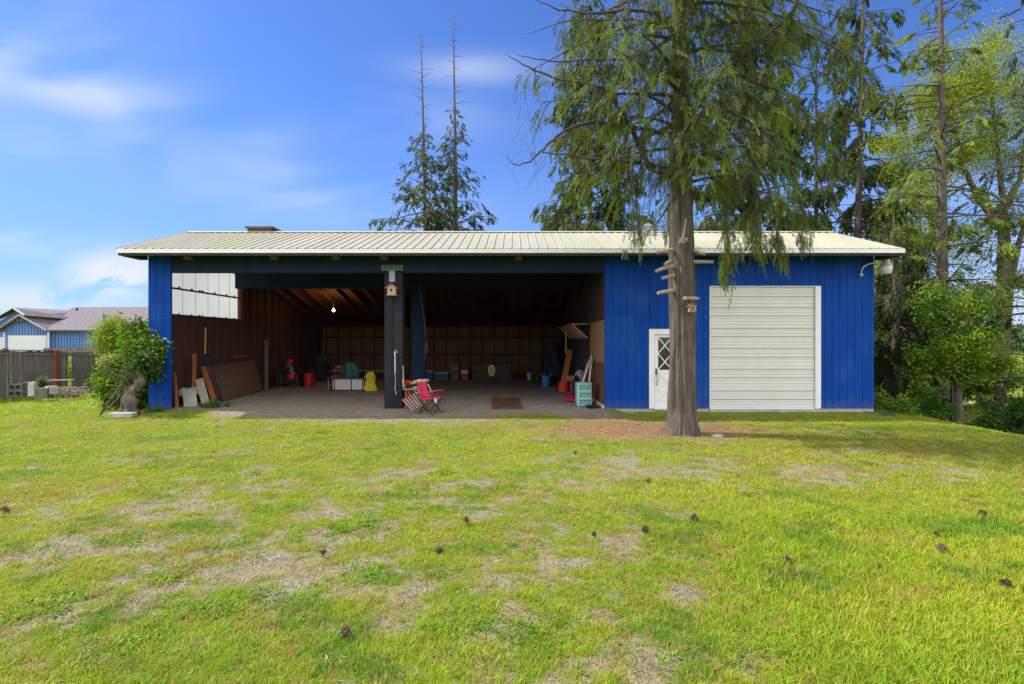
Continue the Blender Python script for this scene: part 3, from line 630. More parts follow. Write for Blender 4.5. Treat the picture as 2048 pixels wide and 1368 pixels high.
# birdhouse on the post
def birdhouse(c, s, wall, roofm, label, port=True):
    c = Vector(c); t = thing('birdhouse', label, 'birdhouse', c)
    q = MB(); q.prism([(c.x-.09*s, c.z-.10*s), (c.x+.09*s, c.z-.10*s), (c.x+.09*s, c.z+.06*s), (c.x, c.z+.13*s), (c.x-.09*s, c.z+.06*s)], c.y-.17*s, c.y); w = q.build('wall', wall, t)
    q = MB()
    for sg in (-1, 1): q.slab([(c.x, c.y-.20*s, c.z+.155*s), (c.x+sg*.135*s, c.y-.20*s, c.z+.05*s), (c.x+sg*.135*s, c.y+.0, c.z+.05*s), (c.x, c.y+.0, c.z+.155*s)][::sg], .014*s)
    q.build('roof', roofm, t)
    q = MB(); q.tube([(c.x, c.y-.171*s, c.z+.01*s), (c.x, c.y-.176*s, c.z+.01*s)], .03*s, 12); q.build('entrance_hole', BLK, w)
    q = MB(); q.tube([(c.x, c.y-.17*s, c.z-.045*s), (c.x, c.y-.24*s, c.z-.045*s)], .008*s, 6); q.box(c.x-.11*s, c.x+.11*s, c.y-.2*s, c.y, c.z-.117*s, c.z-.101*s); q.build('perch', roofm, w)
birdhouse((PX(786, 13.98), 13.98, PZ(582, 13.98)), 1.15, mat('bh_wood', (.45, .30, .20), .8, .2, 9), mat('bh_roof', (.42, .20, .15), .8, .3, 9), 'small pale wooden birdhouse with reddish roof nailed to the dark shed post')
# hanging long handled tool on the post
tx = lambda px, py: Vector((PX(px, 13.95), 13.955, PZ(py, 13.95)))
t = thing('hanging_tool', 'grey steel hand tool with triangular grip hung on the front shed post', 'hand tool', tx(790, 745))
STL = mat('worn_steel', (.40, .43, .46), .45, .2, 12, metal=.3)
q = MB(); q.tube([tx(788, 708), tx(790.5, 700), tx(795, 704), tx(788, 708)], .011, 8); q.build('grip', mat('pale_grip', (.6, .58, .52), .6), t)
q = MB(); q.tube([tx(789, 708), tx(790, 712), tx(790, 747)], [.012, .022, .020], 10); q.build('cylinder', STL, t)
q = MB(); q.tube([tx(790, 747), tx(791, 768), tx(789.5, 775), tx(791.5, 783), tx(791.5, 789)], [.008, .008, .012, .009, .015], 8); q.build('rod', STL, t)
# rope on second post
q = MB(); q.tube([P(838, 570, 18.05), P(842, 600, 18.05), P(849, 640, 18.0), P(853, 690, 18.0)], .010, 6); q.tube([P(853, 686, 17.98), P(856, 698, 17.98), P(855, 709, 17.98), P(851, 705, 17.98), P(850, 693, 17.98), P(853, 686, 17.98)], .010, 6); q.tube([P(853, 690, 17.98), P(849, 720, 17.98)], .010, 6)
one(q, 'rope', mat('pale_rope', (.16, .20, .13), .9), 'thin pale rope hanging down the rear shed post', 'rope', smooth=True)
# left wall: shovel
t = thing('shovel', 'scoop shovel with yellow handle and black blade hung on left shed wall', 'shovel', (-9.5, 16.35, 1.6)); yq = 16.35
q = MB(); q.tube([P(411, 655, yq), P(411, 670, yq), P(410, 707, yq)], .022, 8); q.build('handle', mat('yellow_handle', (.50, .38, .06), .5), t)
q = MB(); q.tube([P(411, 656, yq), P(411, 650, yq), P(408, 645, yq), P(414, 645, yq), P(411, 650, yq)], .014, 6); q.build('grip', BLK, t)
q = MB(); q.slab([P(402, 706, yq+.05), P(421, 706, yq+.05), P(424, 728, yq-.12), P(400, 728, yq-.12)], .012); q.slab([P(402, 706, yq+.05), P(400, 728, yq-.12), P(399, 727, yq-.26), P(401, 707, yq-.06)], .012); q.slab([P(421, 706, yq+.05), P(422, 707, yq-.06), P(425, 727, yq-.26), P(424, 728, yq-.12)], .012); q.build('blade', mat('scoop_black', (.022, .028, .05), .35), t, .003)
def leaning(name, m, corners, t_, label, cat='board', group=None):
    q = MB(); q.slab([P(*c) for c in corners], t_); return one(q, name, m, label, cat, group, .004)
leaning('wood_post', ORW, [(387, 708, 15.3), (394, 708, 15.3), (393, 778, 15.1), (386, 776, 15.1)], .06, 'short orange brown post standing against the left wall by the shovel')
leaning('plywood_sheet', GREYP, [(364, 776, 14.9), (391, 778, 14.9), (396, 815, 14.5), (369, 822, 14.3)], .02, 'square grey plywood offcut leaning behind the blue corner pillar', 'plywood')
leaning('weathered_plank', GREYW, [(358, 780, 14.85), (396, 774, 14.95), (397, 788, 14.8), (359, 793, 14.72)], .03, 'short crosswise grey plank resting over the square plywood offcut')
leaning('weathered_plank', GREYW, [(391, 761, 15.1), (407, 757, 15.15), (420, 805, 14.6), (405, 812, 14.5)], .035, 'grey weathered plank leaning beside the plywood offcut, topped near the orange post')
leaning('orange_board', ORW, [(402, 735, 15.7), (412, 733, 15.75), (433, 797, 14.95), (423, 804, 14.85)], .035, 'orange brown board leaning left of the big plywood sheet')
leaning('dark_board', DKW, [(413, 732, 15.95), (420, 731, 16.0), (442, 796, 15.2), (433, 801, 15.15)], .035, 'dark board leaning between the orange board and big plywood sheet')
leaning('thin_board', ORW, [(348, 745, 14.5), (353, 745, 14.5), (359, 815, 14.2), (352, 820, 14.1)], .03, 'thin stained board standing right behind the blue corner pillar')
leaning('plywood_sheet', PLYB, [(421, 731, 16.5), (509, 722, 19.4), (525, 780, 18.9), (446, 803, 15.6)], .018, 'big brown plywood sheet leaning low on the left shed wall', 'plywood')
leaning('tall_stud', mat('old_stud', (.13, .10, .08), .9, .3, 5), [(530, 680, 20.3), (537, 680, 20.3), (537, 778, 19.8), (530, 779, 19.8)], .05, 'tall weathered stud standing on end past the big plywood sheet')
leaning('short_rail', ORW, [(465, 711, 18.0), (493, 710, 19.0), (493, 714, 19.0), (465, 716, 18.0)], .03, 'short brown rail fixed above the big plywood sheet')
# snow blower
REDM = mat('red_paint', (.42, .012, .010), .4, .15, 6)
bx = PX(585, 20.6); t = thing('snow_blower', 'black snow blower with red engine parked near left wall', 'snow blower', (bx, 20.6, 0))
q = MB(); q.box(bx-.30, bx+.34, 20.3, 20.9, .12, .5); q.box(bx-.55, bx-.28, 20.25, 20.9, .05, .55); q.build('body', BLK, t, .04)
q = MB(); q.lathe((bx+.05, 20.45, .3), [(.17, 0), (.2, .06), (.2, .18), (.13, .26)], 16); q.build('engine', REDM, t, smooth=True)
q = MB(); q.lathe((bx-.1, 20.6, .9), [(.1, 0), (.14, .05), (.12, .16), (.05, .2)], 14); q.build('fuel_tank', REDM, t, smooth=True)
q = MB()
for sx_ in (-.25, .22): q.tube([(bx+sx_, 20.6, .45), (bx+sx_*1.2, 20.9, .85), (bx+sx_*1.2, 21.15, .95)], .018, 6)
q.tube([(bx-.28, 20.9, .85), (bx+.28, 20.9, .85)], .016, 6); q.build('handlebar', BLKM, t)
for k in (-1, 1):
    q = MB(); q.tube([(bx+k*.34-.05, 20.7, .18), (bx+k*.34+.05, 20.7, .18)], .18, 16); q.build('wheel', BLK, t)
q = MB(); q.tube([(bx+.05, 20.4, .45), (bx+.05, 20.38, .75), (bx-.02, 20.25, .86)], [.08, .08, .10], 12); q.build('chute', mat('chute_grey', (.12, .12, .14), .4), t)
def bucket(px0, px1, pytop, pybot, m, label, cat='bucket', taper=.85, name='bucket', rim=True, group=None, g=0.):
    Y = F*(CH-g)/(pybot-HZ); xc = PX((px0+px1)/2, Y); r = (px1-px0)/2/F*Y; h = (pybot-pytop)/F*Y
    t = thing(name, label, cat, (xc, Y, g), group)
    q = MB(); q.lathe((xc, Y+r, g), [(r*taper, 0), (r*.97, h*.93), (r, h*.93), (r*1.04, h), (r*.9, h), (r*.8*taper, .02)], 24); q.build('tub', m, t, smooth=False)
    return t, Vector((xc, Y+r, g)), r, h
bucket(603, 624, 747, 774, mat('red_bucket', (.33, .012, .012), .4, .1), 'red plastic bucket beside the snow blower')
# white panelled side table lying on its side
DR = mat('dark_red_frame', (.085, .018, .018), .55, .2, 6); WP = mat('white_panel', (.50, .48, .45), .6, .06, 3)
Yt = F*CH/(782-HZ); X0, X1 = PX(664, Yt), PX(730, Yt); zt = PZ(755.5, Yt)
t = thing('tipped_table', 'dark red framed table with white panels tipped on its side', 'table', ((X0+X1)/2, Yt, 0))
q = MB(); q.box(X0+.03, X1-.06, Yt, Yt+.03, .05, zt-.06); q.build('panel', WP, t)
q = MB(); q.box(X0, X1, Yt-.02, Yt+.05, zt-.06, zt); q.box(X0, X1, Yt-.02, Yt+.05, 0, .05)
for xx_ in (X0, X0+.075, PX(702, Yt), X1-.10, X1-.03): q.box(xx_, xx_+.03, Yt-.021, Yt+.051, .05, zt-.06)
q.build('frame', DR, t, .004)
for xx_ in (X0-.10, X1+.02):
    for zz in (.03, zt-.06): q = MB(); q.beam((xx_, Yt-.06, zz), (xx_-.05, Yt+.72, zz), .05, .05); q.build('leg', DR, t)
q = MB(); q.beam((X0-.10, Yt-.04, .0), (X0-.12, Yt-.04, zt), .04, .04); q.build('brace', mat('brown_rail', (.22, .11, .06), .7), t)
# chair behind
yc = 20.4; t = thing('wooden_chair', 'small brown wooden chair with spindle back behind the tipped table', 'chair', (PX(677, yc), yc, 0))
CH1 = mat('brown_chair_wood', (.15, .09, .065), .6, .2, 6)
q = MB(); xa, xb = PX(669, yc), PX(686, yc)
for xx_ in (xa, xb): q.tube([(xx_, yc, 0), (xx_, yc+.02, PZ(731, yc))], .016, 8)
for k in range(1, 5): q.tube([(xa+(xb-xa)*k/5, yc, .45), (xa+(xb-xa)*k/5, yc, .74)], .008, 6)
q.beam((xa, yc, .76), (xb, yc, .76), .02, .05); q.lathe(((xa+xb)/2, yc, .74), [(.06, 0), (.10, .05), (.06, .12)], 10, 1, .2); q.build('backrest', CH1, t)
q = MB(); q.box(xa-.02, xb+.02, yc-.36, yc, .42, .45); q.build('seat', CH1, t)
for xx_ in (xa, xb): q = MB(); q.tube([(xx_, yc-.33, 0), (xx_, yc-.33, .42)], .016, 8); q.build('leg', CH1, t)
def lumpy(name, m, c, rx, ry, h, label, cat, seed=0, top=.25, lean=0.):
    R_ = random.Random(seed); nseg, nr = 22, 14; V = []; Fc = []
    for j in range(nr):
        tz = j/(nr-1); w = (1-.0*tz) if tz < .55 else 1-(tz-.55)/.45*(1-top)
        w *= (.93+.07*math.sin(tz*9))
        for i in range(nseg):
            a = 2*PI*i/nseg; k = 1+.20*math.sin(a*3+seed+tz*5)+.11*math.sin(a*7+tz*13+seed)
            V.append((c[0]+rx*w*k*math.cos(a)+lean*tz*h, c[1]+ry*w*k*math.sin(a), c[2]+h*tz*(1+.05*math.sin(a*2+seed))))
    for j in range(nr-1):
        for i in range(nseg): Fc.append((j*nseg+i, j*nseg+(i+1) % nseg, (j+1)*nseg+(i+1) % nseg, (j+1)*nseg+i))
    Fc.append(tuple(range(nseg))[::-1]); Fc.append(tuple((nr-1)*nseg+i for i in range(nseg)))
    q = MB(); q.add(V, Fc); return one(q, name, m, label, cat, smooth=False)
lumpy('yellow_bag', mat('yellow_bag', (.52, .42, .02), .45, .15, 5, bump=.4, bscale=9), (PX(739, 18.9), 18.95, 0), .22, .16, .66, 'crumpled yellow sack standing at the right end of the tipped table', 'sack', 2, .42, .02)
lumpy('green_bag', mat('green_bag', (.012, .13, .085), .5, .3, 5, bump=.3, bscale=9), (PX(704, 20.6), 20.6, 0), .30, .2, .92, 'dark green bag slumped behind the tipped table', 'bag', 5, .62, -.05)
q = MB(); q.beam(P(645, 742, 24.5), P(775, 741, 24.5), .18, .06); one(q, 'long_plank', mat('pale_plank', (.24, .24, .18), .9), 'long pale plank lying across the rear of the left bay', 'plank')
# work bench right of post with red vice and clutter
Yw = 13.9; t = thing('work_bench', 'small wooden work bench right of the front post with slatted top', 'bench', (PX(824, Yw), Yw, -.05))
q = MB(); zt = PZ(777, Yw)
for k in range(5): q.box(PX(807, Yw), PX(838, Yw), Yw+.13*k-.1, Yw+.13*k+.02, zt-.03, zt)
q.build('bench_top', mat('bench_wood', (.34, .22, .14), .8, .2, 6), t, .003)
for px in (812.5, 819): q = MB(); q.box(PX(px-2.6, Yw), PX(px+2.6, Yw), Yw-.04, Yw+.06, -.06, zt-.03); q.build('leg', ORW, t)
for px in (812.5, 836): q = MB(); q.box(PX(px-2.5, Yw), PX(px+2.5, Yw), Yw+.42, Yw+.5, -.06, zt-.03); q.build('leg', ORW, t)
t = thing('bench_vice', 'red vice with black base on the small work bench', 'vice', P(813, 777, Yw)); q = MB(); q.box(PX(809, Yw), PX(822, Yw), Yw, Yw+.12, zt, zt+.05); q.lathe((PX(812, Yw), Yw, zt), [(.03, 0), (.06, .02), (.03, .09)], 10); q.build('base', BLK, t, .01)
q = MB(); q.tube([P(808, 772, Yw), P(808, 762, Yw), P(813, 761, Yw), P(813, 770, Yw)], .02, 8); q.box(PX(813, Yw), PX(822, Yw), Yw, Yw+.06, PZ(765, Yw), PZ(761, Yw)); q.build('jaw', REDM, t)
q = MB(); q.tube([P(806, 731, Yw), P(807, 758, Yw)], .016, 8); q.tube([P(806, 758, Yw), P(808, 776, Yw)], .028, 8); one(q, 'wood_stake', mat('pale_stick', (.34, .33, .22), .9), 'pale stick standing beside the front post above the vice', 'stick')
q = MB(); q.tube([P(820, 768, 13.95), P(828, 765, 13.95), P(838, 763, 13.95), P(848, 763, 14), P(858, 760, 14)], [.03, .05, .06, .07, .03], 10); one(q, 'canvas_roll', mat('olive_canvas', (.30, .27, .10), .9, .3, 8, bump=.3), 'olive canvas roll lying over the work bench behind the pink chair', 'roll', smooth=True)
q = MB(); q.lathe(P(839, 764, 13.85), [(.05, 0), (.07, .03), (.04, .07)], 10); one(q, 'pink_cloth', mat('pale_pink', (.55, .38, .36), .8), 'small pale pink cloth bundle on top of the canvas roll', 'cloth')
q = MB(); q.lathe(P(833, 787, 14.1), [(.08, 0), (.11, .05), (.11, .18), (.1, .19)], 12); one(q, 'white_pail', mat('off_white_pail', (.48, .46, .40), .6), 'off white pail under the work bench', 'pail')
# slatted wooden lounger part leaning
SLAT = mat('pale_slat', (.44, .37, .31), .75, .25, 8)
t = thing('slatted_rack', 'wooden slatted rack leaning beside the pink chair', 'rack', P(828, 815, 13.4))
def rack(A, B_, Cc, D, n_, nm='slat'):
    A, B_, Cc, D = [P(*k) for k in (A, B_, Cc, D)]
    for a, b2 in ((A, D), (B_, Cc)): q = MB(); q.beam(a, b2, .045, .03); q.build('rail', ORW, t)
    for i in range(n_):
        f = i/(n_-1)*.94+.03; q = MB(); q.beam(A.lerp(D, f)+Vector((0, -.02, 0)), B_.lerp(Cc, f)+Vector((0, -.02, 0)), .026, .012); q.build(nm, SLAT, t)
rack((805, 800, 13.5), (826, 822, 13.15), (853, 806, 13.35), (838, 781, 13.75), 7)
rack((838, 795, 13.7), (840, 806, 13.5), (866, 787, 13.5), (857, 768, 13.9), 5)
# pink folding camp chair
PK = mat('pink_fabric', (.62, .035, .12), .75, .12, 9, bump=.15, bscale=60)
gc = -.05; cx, cy = PX(860, 13.25), 13.25
t = thing('camp_chair', 'pink folding camp chair with black crossed legs facing right', 'camp chair', (cx, cy, gc))
Rm = rotz(-.42)
def K(x, y, z): return Vector((cx, cy, gc))+Rm@Vector((x*.84, y*.84, z*.94))
q = MB(); 
bk_ = [(-.30, .24, .86), (-.30, -.24, .86), (-.19, -.21, .42), (-.19, .21, .42)]
def sag(c4, th, d, n_=8):
    c4 = [Vector(k) for k in c4]; V = []; Fc = []
    for i in range(n_+1):
        for j in range(n_+1):
            a, b2 = i/n_, j/n_; p = c4[0].lerp(c4[1], a).lerp(c4[3].lerp(c4[2], a), b2); V.append(p+Vector(d)*(4*a*(1-a))**.5*.9)
    for i in range(n_):
        for j in range(n_): o = i*(n_+1)+j; Fc.append((o, o+1, o+n_+2, o+n_+1))
    return [K(*p) for p in V], Fc
q.add(*sag(bk_, .01, (-.05, 0, 0))); o = q.build('backrest', PK, t, smooth=True); o.modifiers.new('s', 'SOLIDIFY').thickness = .012
q = MB(); q.add(*sag([(-.2, .25, .42), (-.2, -.25, .42), (.26, -.25, .46), (.26, .25, .46)], .01, (0, 0, -.05))); o = q.build('seat', PK, t, smooth=True); o.modifiers.new('s', 'SOLIDIFY').thickness = .02
q = MB(); q.add([K(.262, -.20, .455), K(.262, -.04, .455), K(.265, -.05, .32), K(.265, -.18, .32)], [(0, 1, 2, 3)]); o = q.build('seat_tag', mat('white_tag', (.7, .68, .68), .7), t); o.modifiers.new('s', 'SOLIDIFY').thickness = .004
for s_ in (-1, 1):
    y = .26*s_
    for a, b2 in (((-.24, y, .0), (.27, y, .45)), ((.27, y, .0), (-.22, y, .45))): q = MB(); q.tube([K(*a), K(*b2)], .011, 8); q.build('leg', BLKM, t)
    q = MB(); q.tube([K(-.25, y, .42), K(-.31, y, .87)], .011, 8); q.tube([K(.27, y, .42), K(.27, y, .64)], .011, 8); q.build('frame', BLKM, t)
    q = MB(); q.slab([K(-.27, y-.035, .60), K(-.27, y+.035, .60), K(.31, y+.035, .66), K(.31, y-.035, .66)][::-1], .018); q.build('armrest', PK, t, .004)
for xx_ in (-.24, .27):
    for a, b2 in (((xx_, -.26, 0), (xx_, .26, .42)), ((xx_, .26, 0), (xx_, -.26, .42))): q = MB(); q.tube([K(*a), K(*b2)], .011, 8); q.build('leg', BLKM, t)
# rear row
def crate(px0, px1, py0, py1, m, label, name='crate', cat='crate', dep=.35, lid=None, lidh=.06, slats=0, base=None, group=None):
    Y = F*CH/((base or py1)-HZ); x0, x1 = PX(px0, Y), PX(px1, Y); z0, z1 = PZ(py1, Y), PZ(py0, Y)
    t = thing(name, label, cat, ((x0+x1)/2, Y, max(z0, 0)), group); z0 = max(z0, 0)
    q = MB(); th = .015
    if slats:
        hh = (z1-z0)/slats
        for k in range(slats): q.box(x0+.02, x1-.02, Y, Y+.012, z0+hh*k+.008, z0+hh*(k+1)-.008); q.box(x0, x0+.012, Y+.02, Y+dep, z0+hh*k+.008, z0+hh*(k+1)-.008); q.box(x1-.012, x1, Y+.02, Y+dep, z0+hh*k+.008, z0+hh*(k+1)-.008)
        for xx_ in (x0, x1-.03): q.box(xx_, xx_+.03, Y-.004, Y+.0195, z0, z1)
        q.box(x0+.03, x1-.03, Y+.02, Y+dep, z0, z0+.015)
    else:
        q.box(x0, x1, Y, Y+th, z0, z1); q.box(x0, x1, Y+dep-th, Y+dep, z0, z1); q.box(x0, x0+th, Y+th, Y+dep-th, z0, z1); q.box(x1-th, x1, Y+th, Y+dep-th, z0, z1); q.box(x0+th, x1-th, Y+th, Y+dep-th, z0, z0+th)
        q.box(x0-.012, x1+.012, Y-.012, Y-.0005, z1-.05, z1-.012)
    q.build('box', m, t, .004)
    if lid: q = MB(); q.box(x0-.02, x1+.02, Y-.02, Y+dep+.02, z1+.001, z1+lidh); q.build('lid', lid, t, .01)
    return t
LID = mat('pale_lid', (.30, .28, .16), .6)
crate(851, 864, 744, 761, mat('deep_blue_plastic', (.012, .03, .22), .4), 'deep blue plastic bin with pale lid, left of the teal bin', 'storage_bin', 'bin', lid=LID)
crate(867, 896, 747, 760, mat('dark_teal_plastic', (.012, .07, .10), .4), 'wide dark teal storage bin with pale lid at the back', 'storage_bin', 'bin', lid=LID)
BRC = mat('brown_crate_wood', (.15, .08, .055), .85, .25, 8); GRC = mat('grey_crate_wood', (.15, .135, .08), .85, .25, 8)
crate(900, 917, 742, 759, BRC, 'brown wooden crate under the grey slatted one beside the teal bin', slats=3)
crate(900, 916, 728, 740.5, GRC, 'grey slatted crate on top of the brown crate', slats=2, base=759)
crate(923, 935, 747, 759, mat('red_cooler', (.36, .012, .012), .4), 'small red cooler with cream top near the stacked crates', 'cooler', 'cooler', lid=mat('cream_top', (.42, .42, .26), .6), lidh=.16)
t = crate(944, 1021, 728, 759, mat('dark_cabinet', (.075, .06, .045), .85, .25, 5), 'long low dark wooden slatted cabinet against the back wall', 'low_cabinet', 'cabinet', slats=2, dep=.45)
Yc = F*CH/(759-HZ); q = MB()
for px in range(946, 1020, 5): q.box(PX(px, Yc), PX(px+1.2, Yc), Yc-.012, Yc-.0045, .06, PZ(742, Yc))
q.box(PX(944, Yc), PX(1021, Yc), Yc-.014, Yc+.45, PZ(729, Yc), PZ(727.5, Yc)); q.build('slats', STUD, t)
yo = 22.9; q = MB(); c_ = P(983, 741, yo); t = thing('oval_sign', 'pale green oval board propped in front of the low cabinet', 'oval board', c_)
def oval(r1, r2, y0, y1):
    k = 32; ring = [(c_.x+r1*math.cos(2*PI*i/k), c_.z+r2*math.sin(2*PI*i/k)) for i in range(k)]; q = MB(); q.prism(ring, y0, y1); return q
oval(.155, .255, yo, yo+.03).build('rim', mat('cream_green', (.52, .58, .25), .6), t); oval(.125, .220, yo-.006, yo-.001).build('face', mat('moss_green', (.33, .40, .10), .7, .25, 14), t)
q = MB(); q.beam((c_.x, yo+.06, 0), (c_.x, yo+.06, c_.z-.1), .04, .02); q.build('stand', STUD, t)
bucket(1054, 1064, 746, 761, mat('cream_bucket', (.36, .34, .26), .6), 'small cream bucket at the back of the right bay')
bucket(1069, 1079, 750, 760, mat('grey_bucket', (.09, .11, .12), .6), 'small dark grey bucket right of the cream bucket')
t, c_, r, h = bucket(1083, 1102, 752, 774, mat('blue_tub', (.03, .17, .38), .45, .1), 'blue tub heaped with brown scraps in the right bay', 'tub', .84, 'tub')
q = MB(); R_ = random.Random(3)
for k in range(11): a = R_.random()*6.3; q.beam(c_+Vector((.1*math.cos(a), .1*math.sin(a), h-.12)), c_+Vector((.26*math.cos(a+.5), .2*math.sin(a), h+R_.uniform(.0, .14))), .05, .03)
one(q, 'wood_scraps', mat('scrap_wood', (.13, .085, .05), .9, .4, 8), 'brown wood scraps piled in the blue tub', 'scraps')
t, c_, r, h = bucket(1117, 1140, 765, 784, mat('orange_red_tub', (.60, .052, .015), .5, .1), 'bright orange red tub by the leaning boards', 'tub', .9, 'tub')
for k, (px, w, yk) in enumerate(((1126, 10, 0), (1121, 6, .1))):
    q = MB(); q.beam(P(px, 773, 18.7+yk), P(px+14, 700+k*16, 19.6+yk), .20 if k == 0 else .09, .035, up=(0, 1, 0)); one(q, 'lumber', mat('orange_pine', (.40, .15, .045), .7, .25, 5, (3, 3, .5)), ['wide orange pine board leaning out of the orange red tub', 'narrow pine board leaning just left of the wide orange one'][k], 'board')
crate(1133, 1152, 752, 762, mat('tan_board', (.40, .20, .09), .8), 'tan wooden box behind the magenta tub', 'wooden_box', 'box', base=782, dep=.2)
bucket(1139, 1152, 764, 786, mat('magenta_tub', (.28, .01, .10), .5, .1), 'magenta tub between the orange tub and the mint drawers', 'tub', .9, 'tub')
q = MB(); c4 = [P(1126, 790, 16.7), P(1157, 790, 16.7), P(1157, 799, 15.4), P(1132, 799, 15.4)]; q.slab(c4[::-1], .04); t = thing('folding_table', 'low magenta folding table beside the mint drawers', 'table', (c4[0].x, 16, 0)); q.build('top', PK, t, .006)
for c in c4: q = MB(); z = min(k.z for k in c4); q.tube([(c.x*.0+P(1143, 790, 16).x+(c.x-P(1143, 790, 16).x)*.8, 16+(c.y-16)*.8, 0), (P(1143, 790, 16).x+(c.x-P(1143, 790, 16).x)*.8, 16+(c.y-16)*.8, z-.02)], .012, 6); q.build('leg', BLKM, t)
# mint drawer unit
MINT = mat('mint_plastic', (.26, .50, .42), .5, .08, 5); MINTD = mat('grey_mint_front', (.15, .26, .25), .35, .2, 9)
Yd = 14.62; x0, x1 = PX(1154, Yd), PX(1183, Yd); z1 = PZ(768, Yd); t = thing('drawer_unit', 'mint green plastic drawer unit with three grey fronts', 'drawers', ((x0+x1)/2, Yd, 0))
q = MB(); ez = [0.0, .04]; q.box(x0, x0+.07, Yd, Yd+.4, 0, z1); q.box(x1-.035, x1, Yd, Yd+.4, 0, z1); q.box(x0+.0705, x1-.0355, Yd+.38, Yd+.4, 0, z1)
hh = z1/3
for k in range(4): q.box(x0+.0705, x1-.0355, Yd+.001, Yd+.379, max(0, hh*k-.045), min(z1, hh*k+.045))
q.box(x0-.015, x1+.012, Yd-.015, Yd+.415, z1+.001, z1+.03); q.build('frame', MINT, t, .005)
for k in range(3): q = MB(); q.box(x0+.075, x1-.04, Yd+.02, Yd+.36, hh*k+.047, hh*(k+1)-.055); d_ = q.build('drawer', MINTD, t, .01); q = MB(); q.box(x0+.13, x1-.10, Yd+.003, Yd+.0195, hh*(k+1)-.12, hh*(k+1)-.09); q.build('handle', MINT, d_)
q = MB(); q.lathe((PX(1185, 14.12), 14.12, -.03), [(.13, 0), (.17, .07), (.205, .09), (.205, .10), (.165, .09), (.12, .015)], 28); one(q, 'pan', mat('black_enamel', (.02, .022, .03), .2, .2), 'round black shallow pan on gravel at the foot of the mint drawers', 'pan', smooth=True)
# tools behind drawers
def stick(a, b2, r, m, label, cat, name): q = MB(); q.tube([P(*a), P(*b2)], r, 8); return one(q, name, m, label, cat, smooth=True)
stick((1183, 711, 15.9), (1166, 764, 15.3), .028, mat('white_pole_paint', (.58, .52, .46), .6), 'white pole leaning behind the mint drawers, left one of two', 'pole', 'white_pole')
stick((1184, 712, 15.8), (1178, 767, 15.2), .026, MC['white_pole_paint'], 'steeper white pole right of the other behind the mint drawers', 'pole', 'white_pole')
stick((1189, 716, 15.6), (1184, 727, 15.5), .03, mat('green_handle', (.05, .16, .10), .6), 'short dark green handle above the two white poles', 'handle', 'tool_handle')
q = MB(); q.beam(P(1177, 724, 16.2), P(1163, 768, 15.6), .10, .03, up=(0, 1, 0)); one(q, 'loose_board', mat('brown_slat', (.30, .14, .07), .8), 'brown wooden slat leaning behind the mint drawers beside the white poles', 'board')
q = MB(); q.lathe(P(1160, 752, 16.4), [(.1, -.15), (.17, -.06), (.16, .08), (.06, .2)], 14); t = thing('gear_bag', 'grey bag of gear behind the mint drawers', 'bag', P(1160, 752, 16.4)); q.build('shell', mat('grey_blue_gear', (.17, .20, .23), .6, .3, 8), t, smooth=True)
q = MB(); q.tube([P(1152, 738, 16.5), P(1160, 733, 16.5), P(1168, 742, 16.4), P(1171, 755, 16.3)], .03, 8); q.tube([P(1156, 744, 16.5), P(1151, 765, 16.1), P(1150, 790, 15.7)], [.05, .09, .07], 8); q.build('strap', BLK, t, smooth=True)
q = MB(); q.tube([P(1132, 662, 19.8), P(1132, 708, 19.8)], .03, 8); one(q, 'pale_pole', mat('pale_wood_pole', (.40, .34, .20), .8), 'slim pale upright pole standing near the shelf brackets', 'pole')
q = MB(); q.tube([P(1132, 708, 19.8), Vector((PX(1131, 19.8), 19.8, 0))], .028, 8)
for k, (px, py, w, h2, lab) in enumerate(((1100, 735, .5, 1.3, 'dark covered heap standing behind the blue tub'), (1112, 715, .4, 1.7, 'tall dark bundle standing behind the orange tub'))):
    yk = 22.6-k*1.2; lumpy('dark_bundle', mat('dark_cover', (.018, .02, .028), .7, .3, 4), (PX(px, yk), yk, 0), w*.5, .3, h2, lab, 'bundle', k+8, .4)
lumpy('dark_bundle', MC['dark_cover'], (PX(640, 23.5), 23.5, 0), .45, .4, 1.15, 'dark covered heap beyond the red bucket by the left wall', 'bundle', 21, .5)
# rusty metal sheet on gravel
zt = .03; q = MB(); q.slab([(PX(984, 14.2), 13.9-.05, .03), (PX(1046, 13.9), 13.85, .03), (PX(1039, 16.2), 16.2, .045), (PX(984, 16.4), 16.4, .045)], .02)
one(q, 'rusty_plate', mat('rusty_plate', (.06, .045, .04), .6, .5, 3, (1, 1, 1), .2, 20, col2=(.17, .085, .05), stain=((.25, .10, .05), 1.3, .7)), 'rusty dark metal plate lying flat on the shed gravel', 'metal plate', bevel=.004)
# ------------------------------------------------------------------ left side: fence, blocks, stump
FW = mat('weathered_fence_wood', (.17, .15, .135), .95, .45, 3, (8, 8, .5), .35, 30, col2=(.27, .245, .225), stain=((.09, .10, .05), 1.5, .5))
FWD = mat('dark_fence_wood', (.06, .055, .06), .95, .3, 3, (8, 8, .5), .3, 30)
def fpos(s):        # s = distance along fence from Y=17
    y = 17+s; return -19.62+.006*s*8, y
t = thing('board_fence', 'weathered grey board fence with missing boards at the left yard edge', 'fence', (-19.5, 20, -.4))
q = MB(); s = 0; R_ = random.Random(5); k = 0
while s < 13:
    w = R_.choice((.14, .19, .17, .19)); x, y = fpos(s); top = 1.42-.035*(s-3)*.9+R_.uniform(-.015, .01)
    gap = 5.62 < s < 5.9
    q2 = MB() if R_.random() < .12 else q
    if not gap: q2.box(x, x+.022, y, y+w-.006-R_.random()*.02, gzf(x, y)-.05, top)
    if q2 is not q and q2.v: q2.build('dark_board', FWD, t)
    s += w; k += 1
q.build('boards', FW, t)
q = MB()
